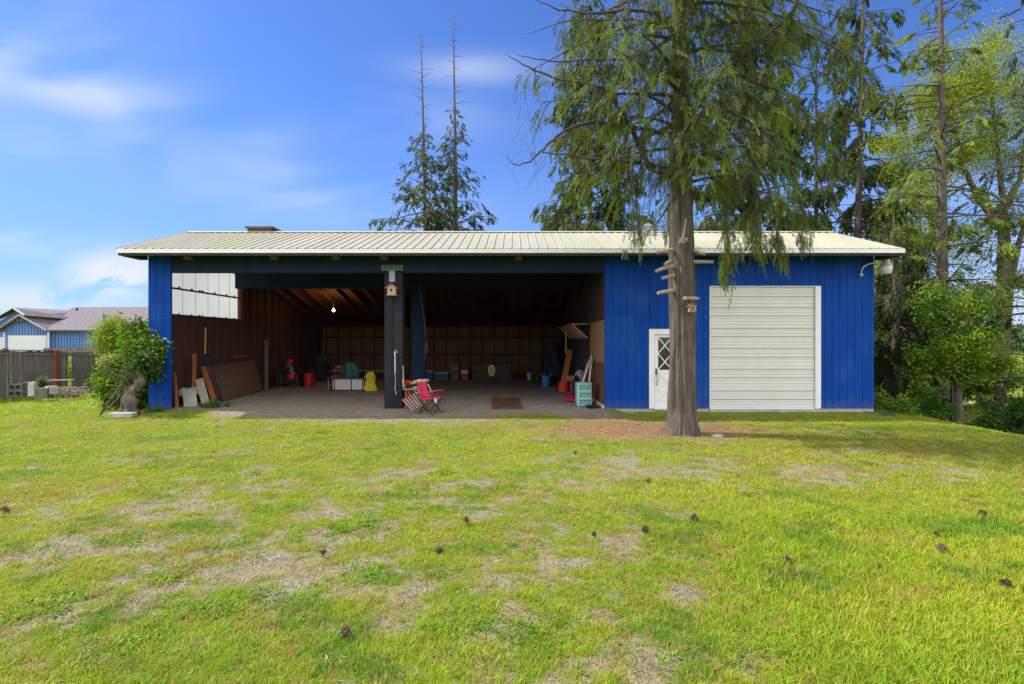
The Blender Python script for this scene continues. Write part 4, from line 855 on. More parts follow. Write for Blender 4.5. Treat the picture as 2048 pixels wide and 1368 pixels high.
for s0, s1, h0, h1 in ((0, 5.0, 1.55, 1.38), (5.2, 13, 1.38, 1.12)):
    a, b2 = fpos(s0), fpos(s1); q.beam((a[0]+.05, a[1], h0-.14), (b2[0]+.05, b2[1], h1-.14), .04, .10)
q.build('rail', FW, t); 
q = MB(); a, b2 = fpos(0), fpos(5.05); q.beam((a[0]+.02, a[1], 1.56), (b2[0]+.02, b2[1], 1.38), .16, .035); q.build('cap_board', FWD, t)
x, y = fpos(5.05); q = MB(); q.box(x+.04, x+.20, y-.08, y+.08, -.5, 1.40); q.build('post', mat('red_brown_post', (.20, .07, .045), .9, .4, 3, (5, 5, .5), .3), t)
x, y = fpos(9.4); q = MB(); q.box(x+.04, x+.16, y-.06, y+.06, -.5, 1.15); q.build('post', mat('red_brown_post', (.2, .07, .045)), t)
CB = mat('mossy_cinder_block', (.13, .125, .10), .95, .4, 7, bump=.4, stain=((.06, .07, .035), 2.5, .8))
def cblock(px, py, Y, w, h, d, rot, label, hole=True, m=CB):
    c = P(px, py, Y)
    q = MB(); M = rotz(rot)
    def bb(x0, x1, y0, y1, z0, z1): q.obox(c+M@Vector(((x0+x1)/2, (y0+y1)/2, (z0+z1)/2)), (x1-x0, y1-y0, z1-z0), M)
    if hole:
        e = .04; bb(-w/2, w/2, -d/2, d/2, -h/2, -h/2+e); bb(-w/2, w/2, -d/2, d/2, h/2-e, h/2)
        for xx_ in (-w/2, -e/2, w/2-e): bb(xx_, xx_+e, -d/2, d/2, -h/2+e, h/2-e)
        bb(-w/2+e, w/2-e, d/2-e, d/2-.002, -h/2+e, h/2-e)
    else: bb(-w/2, w/2, -d/2, d/2, -h/2, h/2)
    one(q, 'cinder_block', m, label, 'cinder block', 'concrete blocks by the fence')
cblock(34, 774, 19.2, .45, .22, .2, .1, 'upper dark cinder block near the left frame edge')
cblock(34, 787, 19.1, .5, .22, .2, .05, 'cinder block under the upper dark one at far left')
cblock(56, 770, 19.4, .25, .22, .2, .2, 'small cinder block holding a green lid by the fence')
cblock(67, 778, 19.0, .24, .50, .2, -.1, 'upright pale grey concrete slab among the fence blocks', False, mat('pale_concrete', (.42, .42, .40), .9, .15, 6))
cblock(88, 786, 18.6, .42, .36, .3, .12, 'mossy flat concrete block in front of the plank bench', False)
cblock(103, 780, 18.7, .2, .28, .3, -.5, 'pale cinder block showing a square hole, rightmost of the pile', True, mat('pale_concrete2', (.40, .39, .36), .9, .2, 6))
t = thing('plank_bench', 'low grey plank laid across stones against the board fence', 'bench', P(115, 775, 20))
q = MB(); q.beam(P(88, 761, 20.2), P(148, 759.5, 20.6), .30, .04); q.build('plank', GREYW, t)
for px in (100, 122, 143): q = MB(); c = P(px, 768, 20.4); q.lathe((c.x, c.y, -.5), [(.2, 0), (.24, .1), (.22, .35), (.16, .52)], 9); q.build('support', mat('grey_stone', (.16, .16, .14), .95, .3, 6), t)
# brush heap
BRUSH = mat('dead_brush', (.24, .19, .14), .95, .3, 8); R_ = random.Random(9); q = MB()
for k in range(110):
    c = P(R_.uniform(118, 172), R_.uniform(776, 790), R_.uniform(18.6, 20.5)); a = R_.uniform(-.6, 3.7); L = R_.uniform(.2, .6)
    d = Vector((math.cos(a), math.sin(a)*.6, R_.uniform(-.35, .35)))*L; q.tube([c-d/2, c+Vector((0, 0, .06)), c+d/2], [.012, .010, .004], 5)
one(q, 'brush_pile', BRUSH, 'heap of dead twigs and brush right of the plank bench', 'brush pile')
# weathered stump (driftwood trunk)
BARKG = mat('driftwood', (.12, .095, .072), .9, .5, 4, (10, 10, .9), 1., 12, col2=(.24, .20, .155), stain=((.06, .042, .03), 2.0, .8))
BARKD = mat('dark_branch', (.07, .052, .045), .9, .4, 4)
ys_ = 13.1; S = lambda px, py, d=0: P(px, py, ys_+d)
t = thing('gnarled_stump', 'gnarled grey driftwood trunk standing by the blue corner pillar', 'stump', S(262, 828))
def twisted(pts, rad, amp=.34, n=26, sub=5, seed=0):
    pts = [Vector(p) for p in pts]; q = MB(); P2 = []; R2 = []
    for i in range(len(pts)-1):
        for k in range(sub): f = k/sub; P2.append(pts[i].lerp(pts[i+1], f)); R2.append(rad[i]+(rad[i+1]-rad[i])*f)
    P2.append(pts[-1]); R2.append(rad[-1]); q.tube(P2, R2, n); m = len(P2)
    for i in range(m):
        for k in range(n):
            v = Vector(q.v[i*n+k]); c = P2[i]; w = 2*PI*k/n+i*.16
            q.v[i*n+k] = tuple(c+(v-c)*(1+amp*math.sin(3*w+seed)+amp*.6*math.sin(5*w+i*.3+seed)+amp*.5*math.sin(i*.9+seed)))
    return q
twisted([S(258, 833), S(259, 815), S(262, 795), S(268, 780), S(279, 768), S(283, 757), S(280, 745), S(281, 730), S(284, 715), S(290, 703)], [.17, .15, .125, .11, .085, .095, .065, .04, .03, .018]).build('trunk', BARKG, t, smooth=True)
twisted([S(247, 828), S(251, 810), S(256, 792), S(262, 780)], [.11, .09, .07, .05], seed=2).build('trunk_fork', BARKG, t, smooth=True)
for pts, r in (([S(276, 762), S(268, 752, -.1), S(258, 747, -.15), S(248, 743, -.2), S(241, 744, -.2)], [.05, .06, .055, .04, .02]), ([S(262, 775), S(256, 765), S(253, 756)], [.035, .03, .02]),
      ([S(241, 742, .1), S(252, 735), S(262, 727)], [.02, .02, .012]), ([S(210, 732), S(220, 745), S(232, 760), S(240, 775)], [.03, .03, .025, .02]), ([S(222, 771), S(238, 774), S(250, 782)], [.02, .025, .02]), ([S(256, 728), S(249, 712), S(249, 705), S(255, 698)], [.02, .022, .02, .01]), ([S(262, 660), S(263, 652), S(267, 648), S(272, 646)], [.02, .02, .025, .03]), ([S(256, 652), S(253, 648), S(253, 643)], [.015, .018, .01])):
    twisted(pts, r, .12, 8, 3).build('branch', BARKD, t, smooth=True)
stick((200, 830, 12.9), (258, 745, 13.2), .022, BARKG, 'long straight bare stick leaning on the gnarled stump', 'stick', 'leaning_stick')
q = MB(); q.tube([P(203, 827, 12.85), P(228, 805, 13), P(248, 782, 13.2), P(252, 760, 13.3)], [.012, .018, .02, .02], 6); one(q, 'leaning_stick', BARKG, 'bent bare stick leaning lower on the gnarled stump', 'stick', smooth=True)
q = MB(); g = gzf(-9.2, 12.7); q.obox((PX(245, 12.75), 12.75, g+.07), (.56, .22, .11), rotz(.05)); one(q, 'concrete_paver', mat('paver', (.33, .325, .29), .9, .25, 5), 'flat pale concrete paver in the grass before the stump', 'paver', bevel=.01)
# rock and thing by right corner
q = MB(); q.lathe((PX(1437, 10.2), 10.2, gzf(4, 10.2)-.03), [(.10, 0), (.12, .04), (.09, .08), (.03, .095)], 9, 1.1, .8); one(q, 'grey_stone', mat('stone_grey', (.17, .165, .155), .9, .2, 7), 'single grey stone in the litter right of the cedar foot', 'stone')
q = MB(); q.box(PX(1232, 13.9), PX(1268, 13.9), 13.85, 14.0, -.12, .0); one(q, 'concrete_step', mat('paver', (.5, .49, .44)), 'broken pale concrete step left of the white shed door', 'step', bevel=.015)
cx_ = PX(1768, 13.6); t = thing('well_cover', 'low pale green box with a dark slab lid at the shed corner', 'box', (cx_, 13.6, -.4))
q = MB(); q.box(cx_-.18, cx_+.24, 13.62, 14.0, -.6, -.13); q.build('box', mat('pale_green_paint', (.30, .38, .33), .8, .2, 5), t, .01); q = MB(); q.box(cx_-.24, cx_+.30, 13.56, 14.05, -.128, -.08); q.build('lid', mat('dark_slab', (.07, .055, .045), .9, .4, 6), t, .01)
# pine cones
def cone_mesh():
    V = []; Fc = []; n_ = 48
    for i in range(n_):
        f = i/n_; a = i*2.39996; z = .012+.062*f; r = .038*math.sin(PI*(.12+.80*f))+.006
        o = len(V); d = Vector((math.cos(a), math.sin(a), 0)); s_ = Vector((-d.y, d.x, 0)); c = Vector((0, 0, z)); tip = c+d*r+Vector((0, 0, .012))
        r2 = random.uniform(.85, 1.2); tip = c+d*r*r2+Vector((0, 0, .010)); V += [c+d*.006-s_*.004, c+d*.006+s_*.004, tip+s_*.009, tip-s_*.009, tip+Vector((0, 0, -.005))+d*.004]
        Fc += [(o, o+1, o+2, o+3), (o+3, o+2, o+4)]
    q = MB(); q.v = [tuple(v) for v in V]; q.f = Fc; q.tube([(0, 0, .005), (0, 0, .04), (0, 0, .078)], [.010, .016, .004], 7); return q
cones = [(18, 1024, 'at the far left edge of the lawn'), (936, 1052, 'just above another in the lawn middle'), (869, 1108, 'large one in the grass left of the lawn middle'), (1284, 1066, 'in the grass below a smaller one, right of middle'), (1384, 1043, 'dark one at the edge of the lush grass'), (1183, 1077, 'small dark one right of the two middle ones'),
  (1150, 910, 'upright one on the far lawn before the rusty plate'), (1295, 966, 'small one on the thin grass below the cedar'), (1577, 1125, 'half sunk in lush grass right of middle'), (1862, 1073, 'dark one at right in lush grass'), (1886, 1105, 'pale brown one just below a darker one at right'), (1968, 1036, 'uppermost one near the right edge'), (2019, 1185, 'lowest one near the right edge'), (1750, 1141, 'tiny one between lush tufts at right'), (647, 1118, 'small pale one on the bare left ground'), (683, 1285, 'reddish crushed one nearest the camera')]
PC = mat('pine_cone', (.085, .040, .028), .85, .5, 40, col2=(.20, .11, .075)); src = None
for k, (px, py, lab) in enumerate(cones):
    Y = F*(CH+.06)/(py-HZ); x = PX(px, Y)
    if src is None: src = cone_mesh().build('pine_cone', PC); o = src
    else: o = src.copy(); COL.objects.link(o)
    o.location = (x, Y, gzf(x, Y)+.028); s = (.88 if py > 1000 and k not in (5, 13, 14) else .66); o.scale = (s, s, s); o.rotation_euler = (random.uniform(.5, 1.6), random.uniform(-.5, .5), random.uniform(0, 6))
    tag(o, 'pine cone, '+lab, 'pine cone', 'pine cones on the lawn')
# ------------------------------------------------------------------ neighbour house
HB = mat('house_blue_siding', (.115, .21, .44), .7, .12, 1.0); RFM = mat('grey_shingles', (.14, .12, .13), .9, .30, 3, (1, 1, 1), .4, 9, col2=(.20, .175, .185)); HW = mat('house_white', (.60, .61, .61), .6, .03); STN = mat('stone_veneer', (.16, .125, .11), .95, .5, 2.5)
D = 69.6; hx = lambda px, Y=D: PX(px, Y); hz2 = lambda py, Y=D: PZ(py, Y)
t = thing('neighbour_house', 'light blue house with grey shingle roofs beyond the left fence', 'house', (hx(110), D, -1.9))
q = MB(); q.prism([(hx(11), -2.2), (hx(98), -2.2), (hx(98), hz2(661)), (hx(48), hz2(634)), (hx(11), hz2(655))], D, D+.3)
q.box(hx(98)-.3, hx(98), D+.3, D+9, -2.2, hz2(662)); q.box(hx(98), hx(212), D+.5, D+.8, -2.2, hz2(661)); q.box(hx(206, D+4), hx(330, D+4), D+6, D+6.3, -2.2, hz2(661)); q.prism([(hx(-70), -2.2), (hx(58), -2.2), (hx(58), hz2(632)), (hx(35), hz2(618.5)), (hx(-70), hz2(679))], D+.31, D+.5)
wl = q.build('wall', HB, t)
q = MB()
for px in range(14, 98, 6): q.box(hx(px), hx(px)+.06, D-.06, D-.001, hz2(670.5), hz2(661+abs(px-52)*.0)+min(1.2, (48-abs(px-48))*.036))
for px in range(104, 206, 6): q.box(hx(px), hx(px)+.06, D+.44, D+.499, -2, hz2(662))
q.build('battens', mat('house_batten', (.05, .13, .26), .7), wl)
q = MB(); q.box(hx(96), hx(99.5), D-.12, D-.01, -2, hz2(662)); q.box(hx(8), hx(10.8), D-.12, D-.01, -2, hz2(665))
for a, b2 in (((48, 631), (-2, 662)), ((48, 631), (100, 661.5)), ((35, 615.5), (-20, 647)), ((35, 615.5), (58, 630.5))): q.beam((hx(a[0]), D-.7, hz2(a[1])), (hx(b2[0]), D-.7, hz2(b2[1])), .08, .22)
q.box(hx(98), hx(212), D-.1, D-.01, hz2(662.5), hz2(660)); q.build('trim', HW, t)
q = MB(); q.box(hx(17), hx(93.5), D-.06, D-.012, -2.2, hz2(671)); gd2 = q.build('garage_frame', HW, t); q = MB()
for k in range(5): q.box(hx(20), hx(91), D-.10, D-.061, -.4+.53*k, -.4+.53*(k+1)-.03)
q.build('garage_door', HW, t); q = MB()
for k in range(5): q.box(hx(-20), hx(8), D+.2, D+.28, -.4+.53*k, -.4+.53*(k+1)-.03)
q.build('garage_door', HW, t)
q = MB(); q.box(hx(10), hx(17), D-.4, D-.13, -2.2, hz2(696)); q.box(hx(92), hx(330), D-.4, D-.13, -2.2, hz2(696)); q.build('stone_base', STN, t)
rf = MB()
rf.slab([(hx(98), D-.5, hz2(660)), (hx(214), D-.5, hz2(660)), (hx(205, D+7), D+7, hz2(623, D+7)), (hx(48, D+7), D+7, hz2(616, D+7))], .15)
rf.slab([(hx(48), D-.8, hz2(631)), (hx(102), D-.8, hz2(661.5)), (hx(104), D+5, hz2(655, D+5)), (hx(60), D+6, hz2(625, D+6))], .12)
rf.slab([(hx(48), D-.8, hz2(631)), (hx(60), D+6, hz2(625, D+6)), (hx(-4), D+5, hz2(655, D+5)), (hx(-6), D-.8, hz2(662.5))], .12)
rf.slab([(hx(35), D-.7, hz2(616)), (hx(60), D-.7, hz2(631)), (hx(100), D+6, hz2(640, D+6)), (hx(48, D+7), D+7, hz2(616, D+7))], .12)
rf.slab([(hx(35), D-.7, hz2(616)), (hx(48, D+7), D+7, hz2(616, D+7)), (hx(-50, D+7), D+7, hz2(660, D+7)), (hx(-30), D-.7, hz2(652))], .12)
rf.slab([(hx(178, D+2), D+2, hz2(661, D+2)), (hx(360, D+2), D+2, hz2(661, D+2)), (hx(340, D+10), D+10, hz2(613.5, D+10)), (hx(148, D+10), D+10, hz2(614.5, D+10))], .15)
rf.slab([(hx(148, D+10), D+10, hz2(614.5, D+10)), (hx(130, D+8), D+8, hz2(622, D+8)), (hx(178, D+2), D+2, hz2(661, D+2)), (hx(200, D+6), D+6, hz2(640, D+6))], .12)
ro = rf.build('roof', RFM, t); q = MB(); q.tube([P(154, 621, D+7), P(154, 615.5, D+7)], .12, 8); q.build('vent_pipe', BLK, ro)
q = MB()
for a in (-1, 1): q.beam((hx(48), D-.55, hz2(637)), (hx(48+a*13), D-.55, hz2(643)), .08, .12)
q.beam((hx(36), D-.55, hz2(641.5)), (hx(60), D-.55, hz2(641.5)), .08, .12); q.build('gable_truss', mat('truss', (.13, .10, .08), .8), t)
# ------------------------------------------------------------------ trees
LEAF = leafmat('foliage', .35, .6)
CEDARBARK = mat('cedar_bark', (.085, .068, .054), .95, .5, 3.2, (13, 13, .45), 1., 10, col2=(.21, .175, .14), stain=((.05, .04, .032), 1.6, .6))
FIRBARK = mat('fir_bark', (.085, .07, .055), .95, .4, 5, (2, 2, 1), .6, 16, col2=(.15, .125, .10), stain=((.10, .12, .05), 1.2, .6))
TWIG = mat('bare_twig', (.075, .060, .05), .9, .4, 6)
def frond(L, k, w, droop, fan=.35, rs=None):
    """flat drooping spray along +x: leaflets both sides"""
    V = []; Fc = []
    def leaf(p, d, ln, wd):
        d = d/np.linalg.norm(d); s = np.cross(d, [0, 0, 1.]); s = s/(np.linalg.norm(s)+1e-6); tw = np.array([0, 0, rs.uniform(-.6, .6)]); s = s+tw; s /= np.linalg.norm(s)
        o = len(V); V.extend([p, p+d*ln*.5+s*wd/2, p+d*ln, p+d*ln*.5-s*wd/2]); Fc.append((o, o+1, o+2, o+3))
    for i in range(k):
        f = (i+.5)/k; p = np.array([L*f, 0, -droop*L*f*f]); t = np.array([1, 0, -2*droop*f]); sd = 1 if i % 2 else -1
        a = rs.uniform(.5, 1.0); d = t*math.cos(a)+np.array([0, sd*math.sin(a), 0])+np.array([0, 0, rs.uniform(-.45, .1)])
        leaf(p, d, L*fan*(1.1-.6*f)*rs.uniform(.7, 1.2), w)
    leaf(np.array([L*.85, 0, -droop*L*.72]), np.array([1, 0, -2*droop]), L*.25, w)
    return np.array(V), np.array(Fc)
def cluster(k, rad, ls, w, rs):
    V = []; Fc = []
    for i in range(k):
        p = np.array([rs.gauss(0, 1), rs.gauss(0, 1), rs.gauss(0, .7)])*rad*.5; d = np.array([rs.gauss(0, 1), rs.gauss(0, 1), rs.gauss(-.3, .5)]); d /= np.linalg.norm(d)
        s = np.cross(d, [rs.gauss(0, .4), rs.gauss(0, .4), 1.]); s /= np.linalg.norm(s)+1e-6; ln = ls*rs.uniform(.7, 1.25); wd = w*rs.uniform(.8, 1.2)
        o = len(V); V += [p, p+d*ln*.45+s*wd/2, p+d*ln, p+d*ln*.45-s*wd/2]; Fc.append((o, o+1, o+2, o+3))
    return np.array(V), np.array(Fc)
_r = random.Random(21)
T_CEDAR = [frond(1, 26, .048, .35, .25, _r) for _ in range(6)]
T_CONIF = [frond(1, 15, .15, .2, .36, _r) for _ in range(5)]
T_BROAD = [cluster(16, 1.1, .42, .26, _r) for _ in range(5)]
T_SMALL = [cluster(12, 1.5, .26, .16, _r) for _ in range(5)]
def jit(R_, s): return Vector((R_.uniform(-s, s), R_.uniform(-s, s), R_.uniform(-s, s)))
class Tree:
    def __init__(s, name, label, cat, base, group=None, seed=0, bark=FIRBARK):
        s.R = random.Random(seed); s.base = Vector(base); s.t = thing(name, label, cat, base, group); s.wood = MB(); s.limb = MB(); s.sp = []; s.bark = bark; s.seed = seed
    def trunk(s, pts, rad, n=14, rough=.0):
        s.tp = [Vector(p) for p in pts]; s.tr = rad
        P2 = []; R2 = []
        sub = 10 if rough else 3
        for i in range(len(pts)-1):
            for k in range(sub): f = k/sub; P2.append(s.tp[i].lerp(s.tp[i+1], f)); R2.append(rad[i]+(rad[i+1]-rad[i])*f)
        P2.append(s.tp[-1]); R2.append(rad[-1]); o = len(s.wood.v); s.wood.tube(P2, R2, n)
        if rough:
            for i in range(len(P2)):
                for k in range(n):
                    v = Vector(s.wood.v[o+i*n+k]); c = P2[i]; h = c.z; a = 2*PI*k/n
                    d = float((fbm(np.array([k*.30+7]), np.array([h*.55]), 3)[0]-.5)*rough*1.2+(vn(np.array([k*1.0+50]), np.array([h*1.6]))[0]-.5)*rough*.7)
                    fl = .15*math.exp(-(h-s.base.z)/.16)*(1+.9*math.sin(a*5+1))
                    if k == 0 or True: s.wood.v[o+i*n+k] = tuple(c+(v-c)*(1+d+fl))
    def at(s, z):
        for i in range(len(s.tp)-1):
            a, b2 = s.tp[i], s.tp[i+1]
            if a.z <= z <= b2.z: f = (z-a.z)/(b2.z-a.z); return a.lerp(b2, f), s.tr[i]+(s.tr[i+1]-s.tr[i])*f
        return s.tp[-1], s.tr[-1]
    def spray(s, p, d, L): s.sp.append((p, d, L))
    def branch(s, p, az, L, el, sag, r, fr=None, dens=6., frL=.5, hang=.6, bare=.2, up=.0, side=True, tipbare=0, wob=.06):
        d = Vector((math.cos(az)*math.cos(el), math.sin(az)*math.cos(el), math.sin(el))); pts = [Vector(p)]; n = 7; q = Vector(p); st = L/n
        for i in range(n):
            d = (d+Vector((0, 0, -sag*st+up*(i/n)**2*st))+jit(s.R, wob)).normalized(); q = q+d*st; pts.append(q.copy())
        s.limb.tube(pts, [r*(1-.85*i/n) for i in range(n+1)], 5, cap=False)
        m = int(L*dens)
        for k in range(m):
            f = bare+(1-bare-tipbare)*s.R.random()**.8; i = min(n-1, int(f*n)); a = pts[i].lerp(pts[i+1], f*n-i); t = (pts[i+1]-pts[i]).normalized()
            sd = t.cross(Vector((0, 0, 1))).normalized()*(1 if s.R.random() < .5 else -1)
            dd = (t*s.R.uniform(.2, .9)+sd*s.R.uniform(.3, 1.0)+Vector((0, 0, -hang*s.R.uniform(.4, 1.6)))).normalized()
            if side:
                Ls = frL*s.R.uniform(.8, 2.0)*(1.2-.5*f); e = a+dd*Ls*.9+Vector((0, 0, -.12*Ls)); 
                s.limb.tube([a, a.lerp(e, .5)+Vector((0, 0, .03)), e], [r*.22+.003, .006, .003], 3, cap=False)
                for g in (.35, .6, .85, 1): 
                    if s.R.random() < .85: s.spray(a.lerp(e, g), (dd+Vector((s.R.uniform(-.6, .6), s.R.uniform(-.6, .6), -hang*s.R.uniform(.2, 1.3)))).normalized(), frL*s.R.uniform(.6, 1.15))
            else: s.spray(a, dd, frL*s.R.uniform(.6, 1.2))
        return pts
    def limbpath(s, pts, r0, r1, dens=0, frL=.5, hang=1., f0=.2, f1=.9):
        pts = [Vector(p) for p in pts]; P2 = []
        for i in range(len(pts)-1):
            for k in range(3): P2.append(pts[i].lerp(pts[i+1], k/3)+jit(s.R, .02))
        P2.append(pts[-1]); n = len(P2)
        lq = MB(); lq.tube(P2, [r0+(r1-r0)*i/(n-1) for i in range(n)], 7); lq.build('limb', TWIG, s.t, smooth=True)
        for k in range(dens):
            f = s.R.uniform(f0, f1)*(n-1.01); i = int(f); a = P2[i].lerp(P2[i+1], f-i); t = (P2[i+1]-P2[i]).normalized()
            dd = (t*s.R.uniform(-.1, .6)+jit(s.R, .8)+Vector((0, 0, -hang*s.R.uniform(.3, 1.6)))).normalized(); Ls = frL*s.R.uniform(.5, 2.2); e = a+dd*Ls
            s.limb.tube([a, a.lerp(e, .5)+jit(s.R, .03), e], [.009, .006, .003], 3, cap=False)
            for g in (.3, .55, .8, 1): s.spray(a.lerp(e, g), (dd+jit(s.R, .5)+Vector((0, 0, -hang*.5))).normalized(), frL*s.R.uniform(.6, 1.1))
    def finish(s, temps, cols, var=.35, name='crown', drygrp=0.0, dry=(.14, .075, .04)):
        w = s.wood.build('trunk', s.bark, s.t, smooth=True)
        if s.limb.v: tag(s.limb.build('twigs', TWIG, s.t, smooth=True), kind='stuff')
        if not s.sp: return
        pos = np.array([tuple(a) for a, b2, c in s.sp]); d = np.array([tuple(b2) for a, b2, c in s.sp]); L = np.array([c for a, b2, c in s.sp]); n = len(L)
        Vv, Ff, Oo = inst(temps, rng.integers(0, len(temps), n), pos, frames(d, rng.normal(0, .7, n)), L)
        c0 = np.array(cols[0]); c1 = np.array(cols[1]); cl = (fbm(pos[:, 0]*1.1+s.seed, pos[:, 2]*1.1+pos[:, 1]*.8, 3)-.5)*2.4+.5
        g = np.clip(cl*.65+rng.random(n)*.45-.05, 0, 1)[:, None]; c = (c0*(1-g)+c1*g)*rng.uniform(1-var, 1+var*.6, (n, 1))
        if drygrp: dm = (rng.random(n) < drygrp)[:, None]; c = np.where(dm, np.array(dry), c)
        cc = c[Oo]*rng.uniform(.85, 1.15, (len(Oo), 1)); npmesh(name, Vv, Ff, LEAF, parent=s.t, col=cc)
BG = 'tall conifers behind the shed'
# --- the big cedar in front of the shed
by = 10.6; bX = PX(1362, by); bz = gzf(bX, by)
T = Tree('cedar_tree', 'large cedar with rough grey brown trunk standing in front of the shed', 'tree', (bX, by, bz), seed=3, bark=CEDARBARK)
cz = lambda py: PZ(py, by)
T.trunk([(PX(1363, by), by, bz-.1), (PX(1364, by), by, cz(820)), (PX(1365.5, by), by, cz(700)), (PX(1364, by), by, cz(560)), (PX(1363, by), by, cz(430)), (PX(1362, by), by+.02, cz(300)), (PX(1361, by), by+.05, cz(100)), (PX(1362, by), by+.1, 11), (PX(1366, by), by+.1, 15), (PX(1366, by), by, 18.5)],
    [.285, .258, .250, .240, .215, .19, .17, .14, .08, .02], 84, .30)
z = 4.9
while z < 17.5:
    p, r = T.at(z); az = T.R.random()*2*PI
    ea = math.cos(az); Lb = (3.0+.5*math.sin(z*3))*(1 if z < 11 else (18.5-z)/7.5)*T.R.uniform(.7, 1.12)
    if math.sin(az) < -.2: Lb *= .78
    if z < 5.6: Lb *= .72
    if ea > .3 and z > 5.2: Lb *= 1.12
    T.branch(p, az, Lb, T.R.uniform(-.05, .5), .26, .045*min(1, Lb/2.5), dens=5.6 if z < 11 else 2.6, frL=.34, hang=.5, bare=.16, up=.5)
    z += .105 if z < 10.5 else .22
# fuller inner sprays round the stem
for k in range(1250):
    z = T.R.uniform(4.7, 11); p, r = T.at(z); a = T.R.random()*6.283; rr_ = r+T.R.random()**.7*1.9
    T.spray(p+Vector((math.cos(a)*rr_, math.sin(a)*rr_, T.R.uniform(-.2, .2))), Vector((math.cos(a)*.7, math.sin(a)*.7, -T.R.uniform(.2, .9))), T.R.uniform(.22, .45))
for k in range(330):
    z = T.R.uniform(5.3, 9.3); p, r = T.at(z); T.spray(p+Vector((T.R.gauss(0, .32), -r-T.R.uniform(.02, .7), T.R.uniform(-.1, .2))), Vector((T.R.uniform(-.4, .4), -.2, -.9)), T.R.uniform(.25, .5))
def PL(l, y0=by, dy_=0.): 
    n_ = len(l); return [P(px, py, y0+dy_*i/(n_-1)) for i, (px, py) in enumerate(l)]
T.limbpath(PL([(1345, 352), (1300, 337), (1262, 255), (1235, 210), (1210, 176), (1168, 166), (1120, 158), (1070, 142), (1038, 122), (1010, 108)], dy_=-.9), .06, .004, 46, .26, 1.1, .1, .66)
T.limbpath(PL([(1350, 270), (1290, 258), (1231, 250), (1190, 243), (1158, 249), (1119, 267), (1098, 285), (1081, 305), (1060, 322), (1038, 331), (1022, 326), (1014, 308)], dy_=-.6), .05, .004, 40, .25, 1.1, .1, .5)
T.limbpath(PL([(1355, 340), (1300, 330), (1228, 319), (1175, 317), (1130, 309), (1084, 305)], dy_=-.6), .04, .012, 34, .26, 1.1, .1, .7)
T.limbpath(PL([(1355, 60), (1330, 84), (1291, 105), (1245, 119), (1180, 120), (1116, 124), (1070, 118), (1031, 108)], dy_=-.7), .045, .004, 44, .27, 1.1, .1, .7)
T.limbpath(PL([(1355, 75), (1337, 53), (1309, 24), (1245, 21), (1200, 27), (1151, 25), (1105, 16), (1070, -2)], dy_=-.5), .05, .008, 40, .27, 1., .1, .8)
T.limbpath(PL([(1350, 60), (1260, 38), (1172, 40), (1126, 43), (1085, 55), (1046, 70)], dy_=.2), .03, .003, 20, .25, 1., .1, .6)
T.limbpath(PL([(1385, 230), (1444, 147), (1500, 100), (1545, 62), (1587, 16), (1610, -30)], dy_=-1.0), .05, .02, 40, .30, 1., .15, .95)
T.limbpath(PL([(1375, 300), (1440, 250), (1500, 300), (1540, 380), (1555, 450), (1556, 470)], dy_=-.9), .04, .006, 40, .27, 1.3, .15, 1)
T.limbpath(PL([(1375, 330), (1420, 330), (1450, 380), (1458, 430), (1456, 480), (1450, 510), (1448, 530)], dy_=-1.0), .035, .006, 26, .25, 1.7, .3, 1)
T.limbpath(PL([(1375, 350), (1450, 340), (1500, 360), (1515, 420), (1514, 470)], dy_=-.6), .035, .008, 34, .28, 1.5, .3, 1)
T.limbpath(PL([(1350, 200), (1290, 250), (1260, 330), (1270, 400), (1275, 450), (1276, 470)], dy_=-.9), .03, .004, 30, .24, 1.4, .2, .9)
T.limbpath(PL([(1375, 170), (1480, 150), (1570, 190), (1640, 250), (1680, 330)], dy_=.6), .045, .006, 60, .31, 1.3, .15, 1)
T.limbpath(PL([(1375, 240), (1460, 220), (1540, 270), (1590, 350), (1610, 440)], dy_=-.3), .045, .006, 54, .31, 1.3, .15, 1)
T.limbpath(PL([(1375, 60), (1480, 40), (1600, 60), (1700, 110), (1740, 170)], dy_=.9), .05, .006, 66, .32, 1.2, .15, 1)
for (px, py, w, h) in ((1455, 500, 16, 60), (1446, 540, 9, 28), (1515, 490, 14, 26), (1567, 520, 9, 18), (1478, 500, 8, 20), (1272, 470, 8, 20), (1249, 500, 5, 10), (1500, 455, 20, 30), (1605, 470, 16, 30), (1548, 470, 8, 14)):
    for k in range(int(w*h/7)): T.spray(P(px+T.R.gauss(0, w*.55), py+T.R.gauss(0, h*.5), 9.75+T.R.uniform(-.2, .2)), Vector((T.R.uniform(-.3, .3), T.R.uniform(-.3, .3), -1)), T.R.uniform(.12, .22))
for k in range(60):       # thin bare hanging twigs
    a = P(T.R.uniform(1030, 1180), T.R.uniform(110, 320), by-.5); T.limb.tube([a, a+Vector((T.R.uniform(-.25, .1), 0, -.2)), a+Vector((T.R.uniform(-.45, .2), 0, -T.R.uniform(.3, .9)))], [.005, .0035, .002], 3, cap=False)
for k in range(70):
    a = P(T.R.uniform(1290, 1480), T.R.uniform(120, 380), by-.55+T.R.uniform(-.5, .2)); T.limb.tube([a, a+Vector((T.R.uniform(-.1, .1), 0, -.3)), a+Vector((T.R.uniform(-.2, .2), 0, -T.R.uniform(.5, 1.1)))], [.006, .005, .002], 3, cap=False)
T.finish(T_CEDAR, ((.020, .045, .010), (.185, .26, .022)), .5, drygrp=.05)
STUB = mat('pale_stub', (.30, .24, .16), .9, .3, 6, bump=.3); TW = T.t
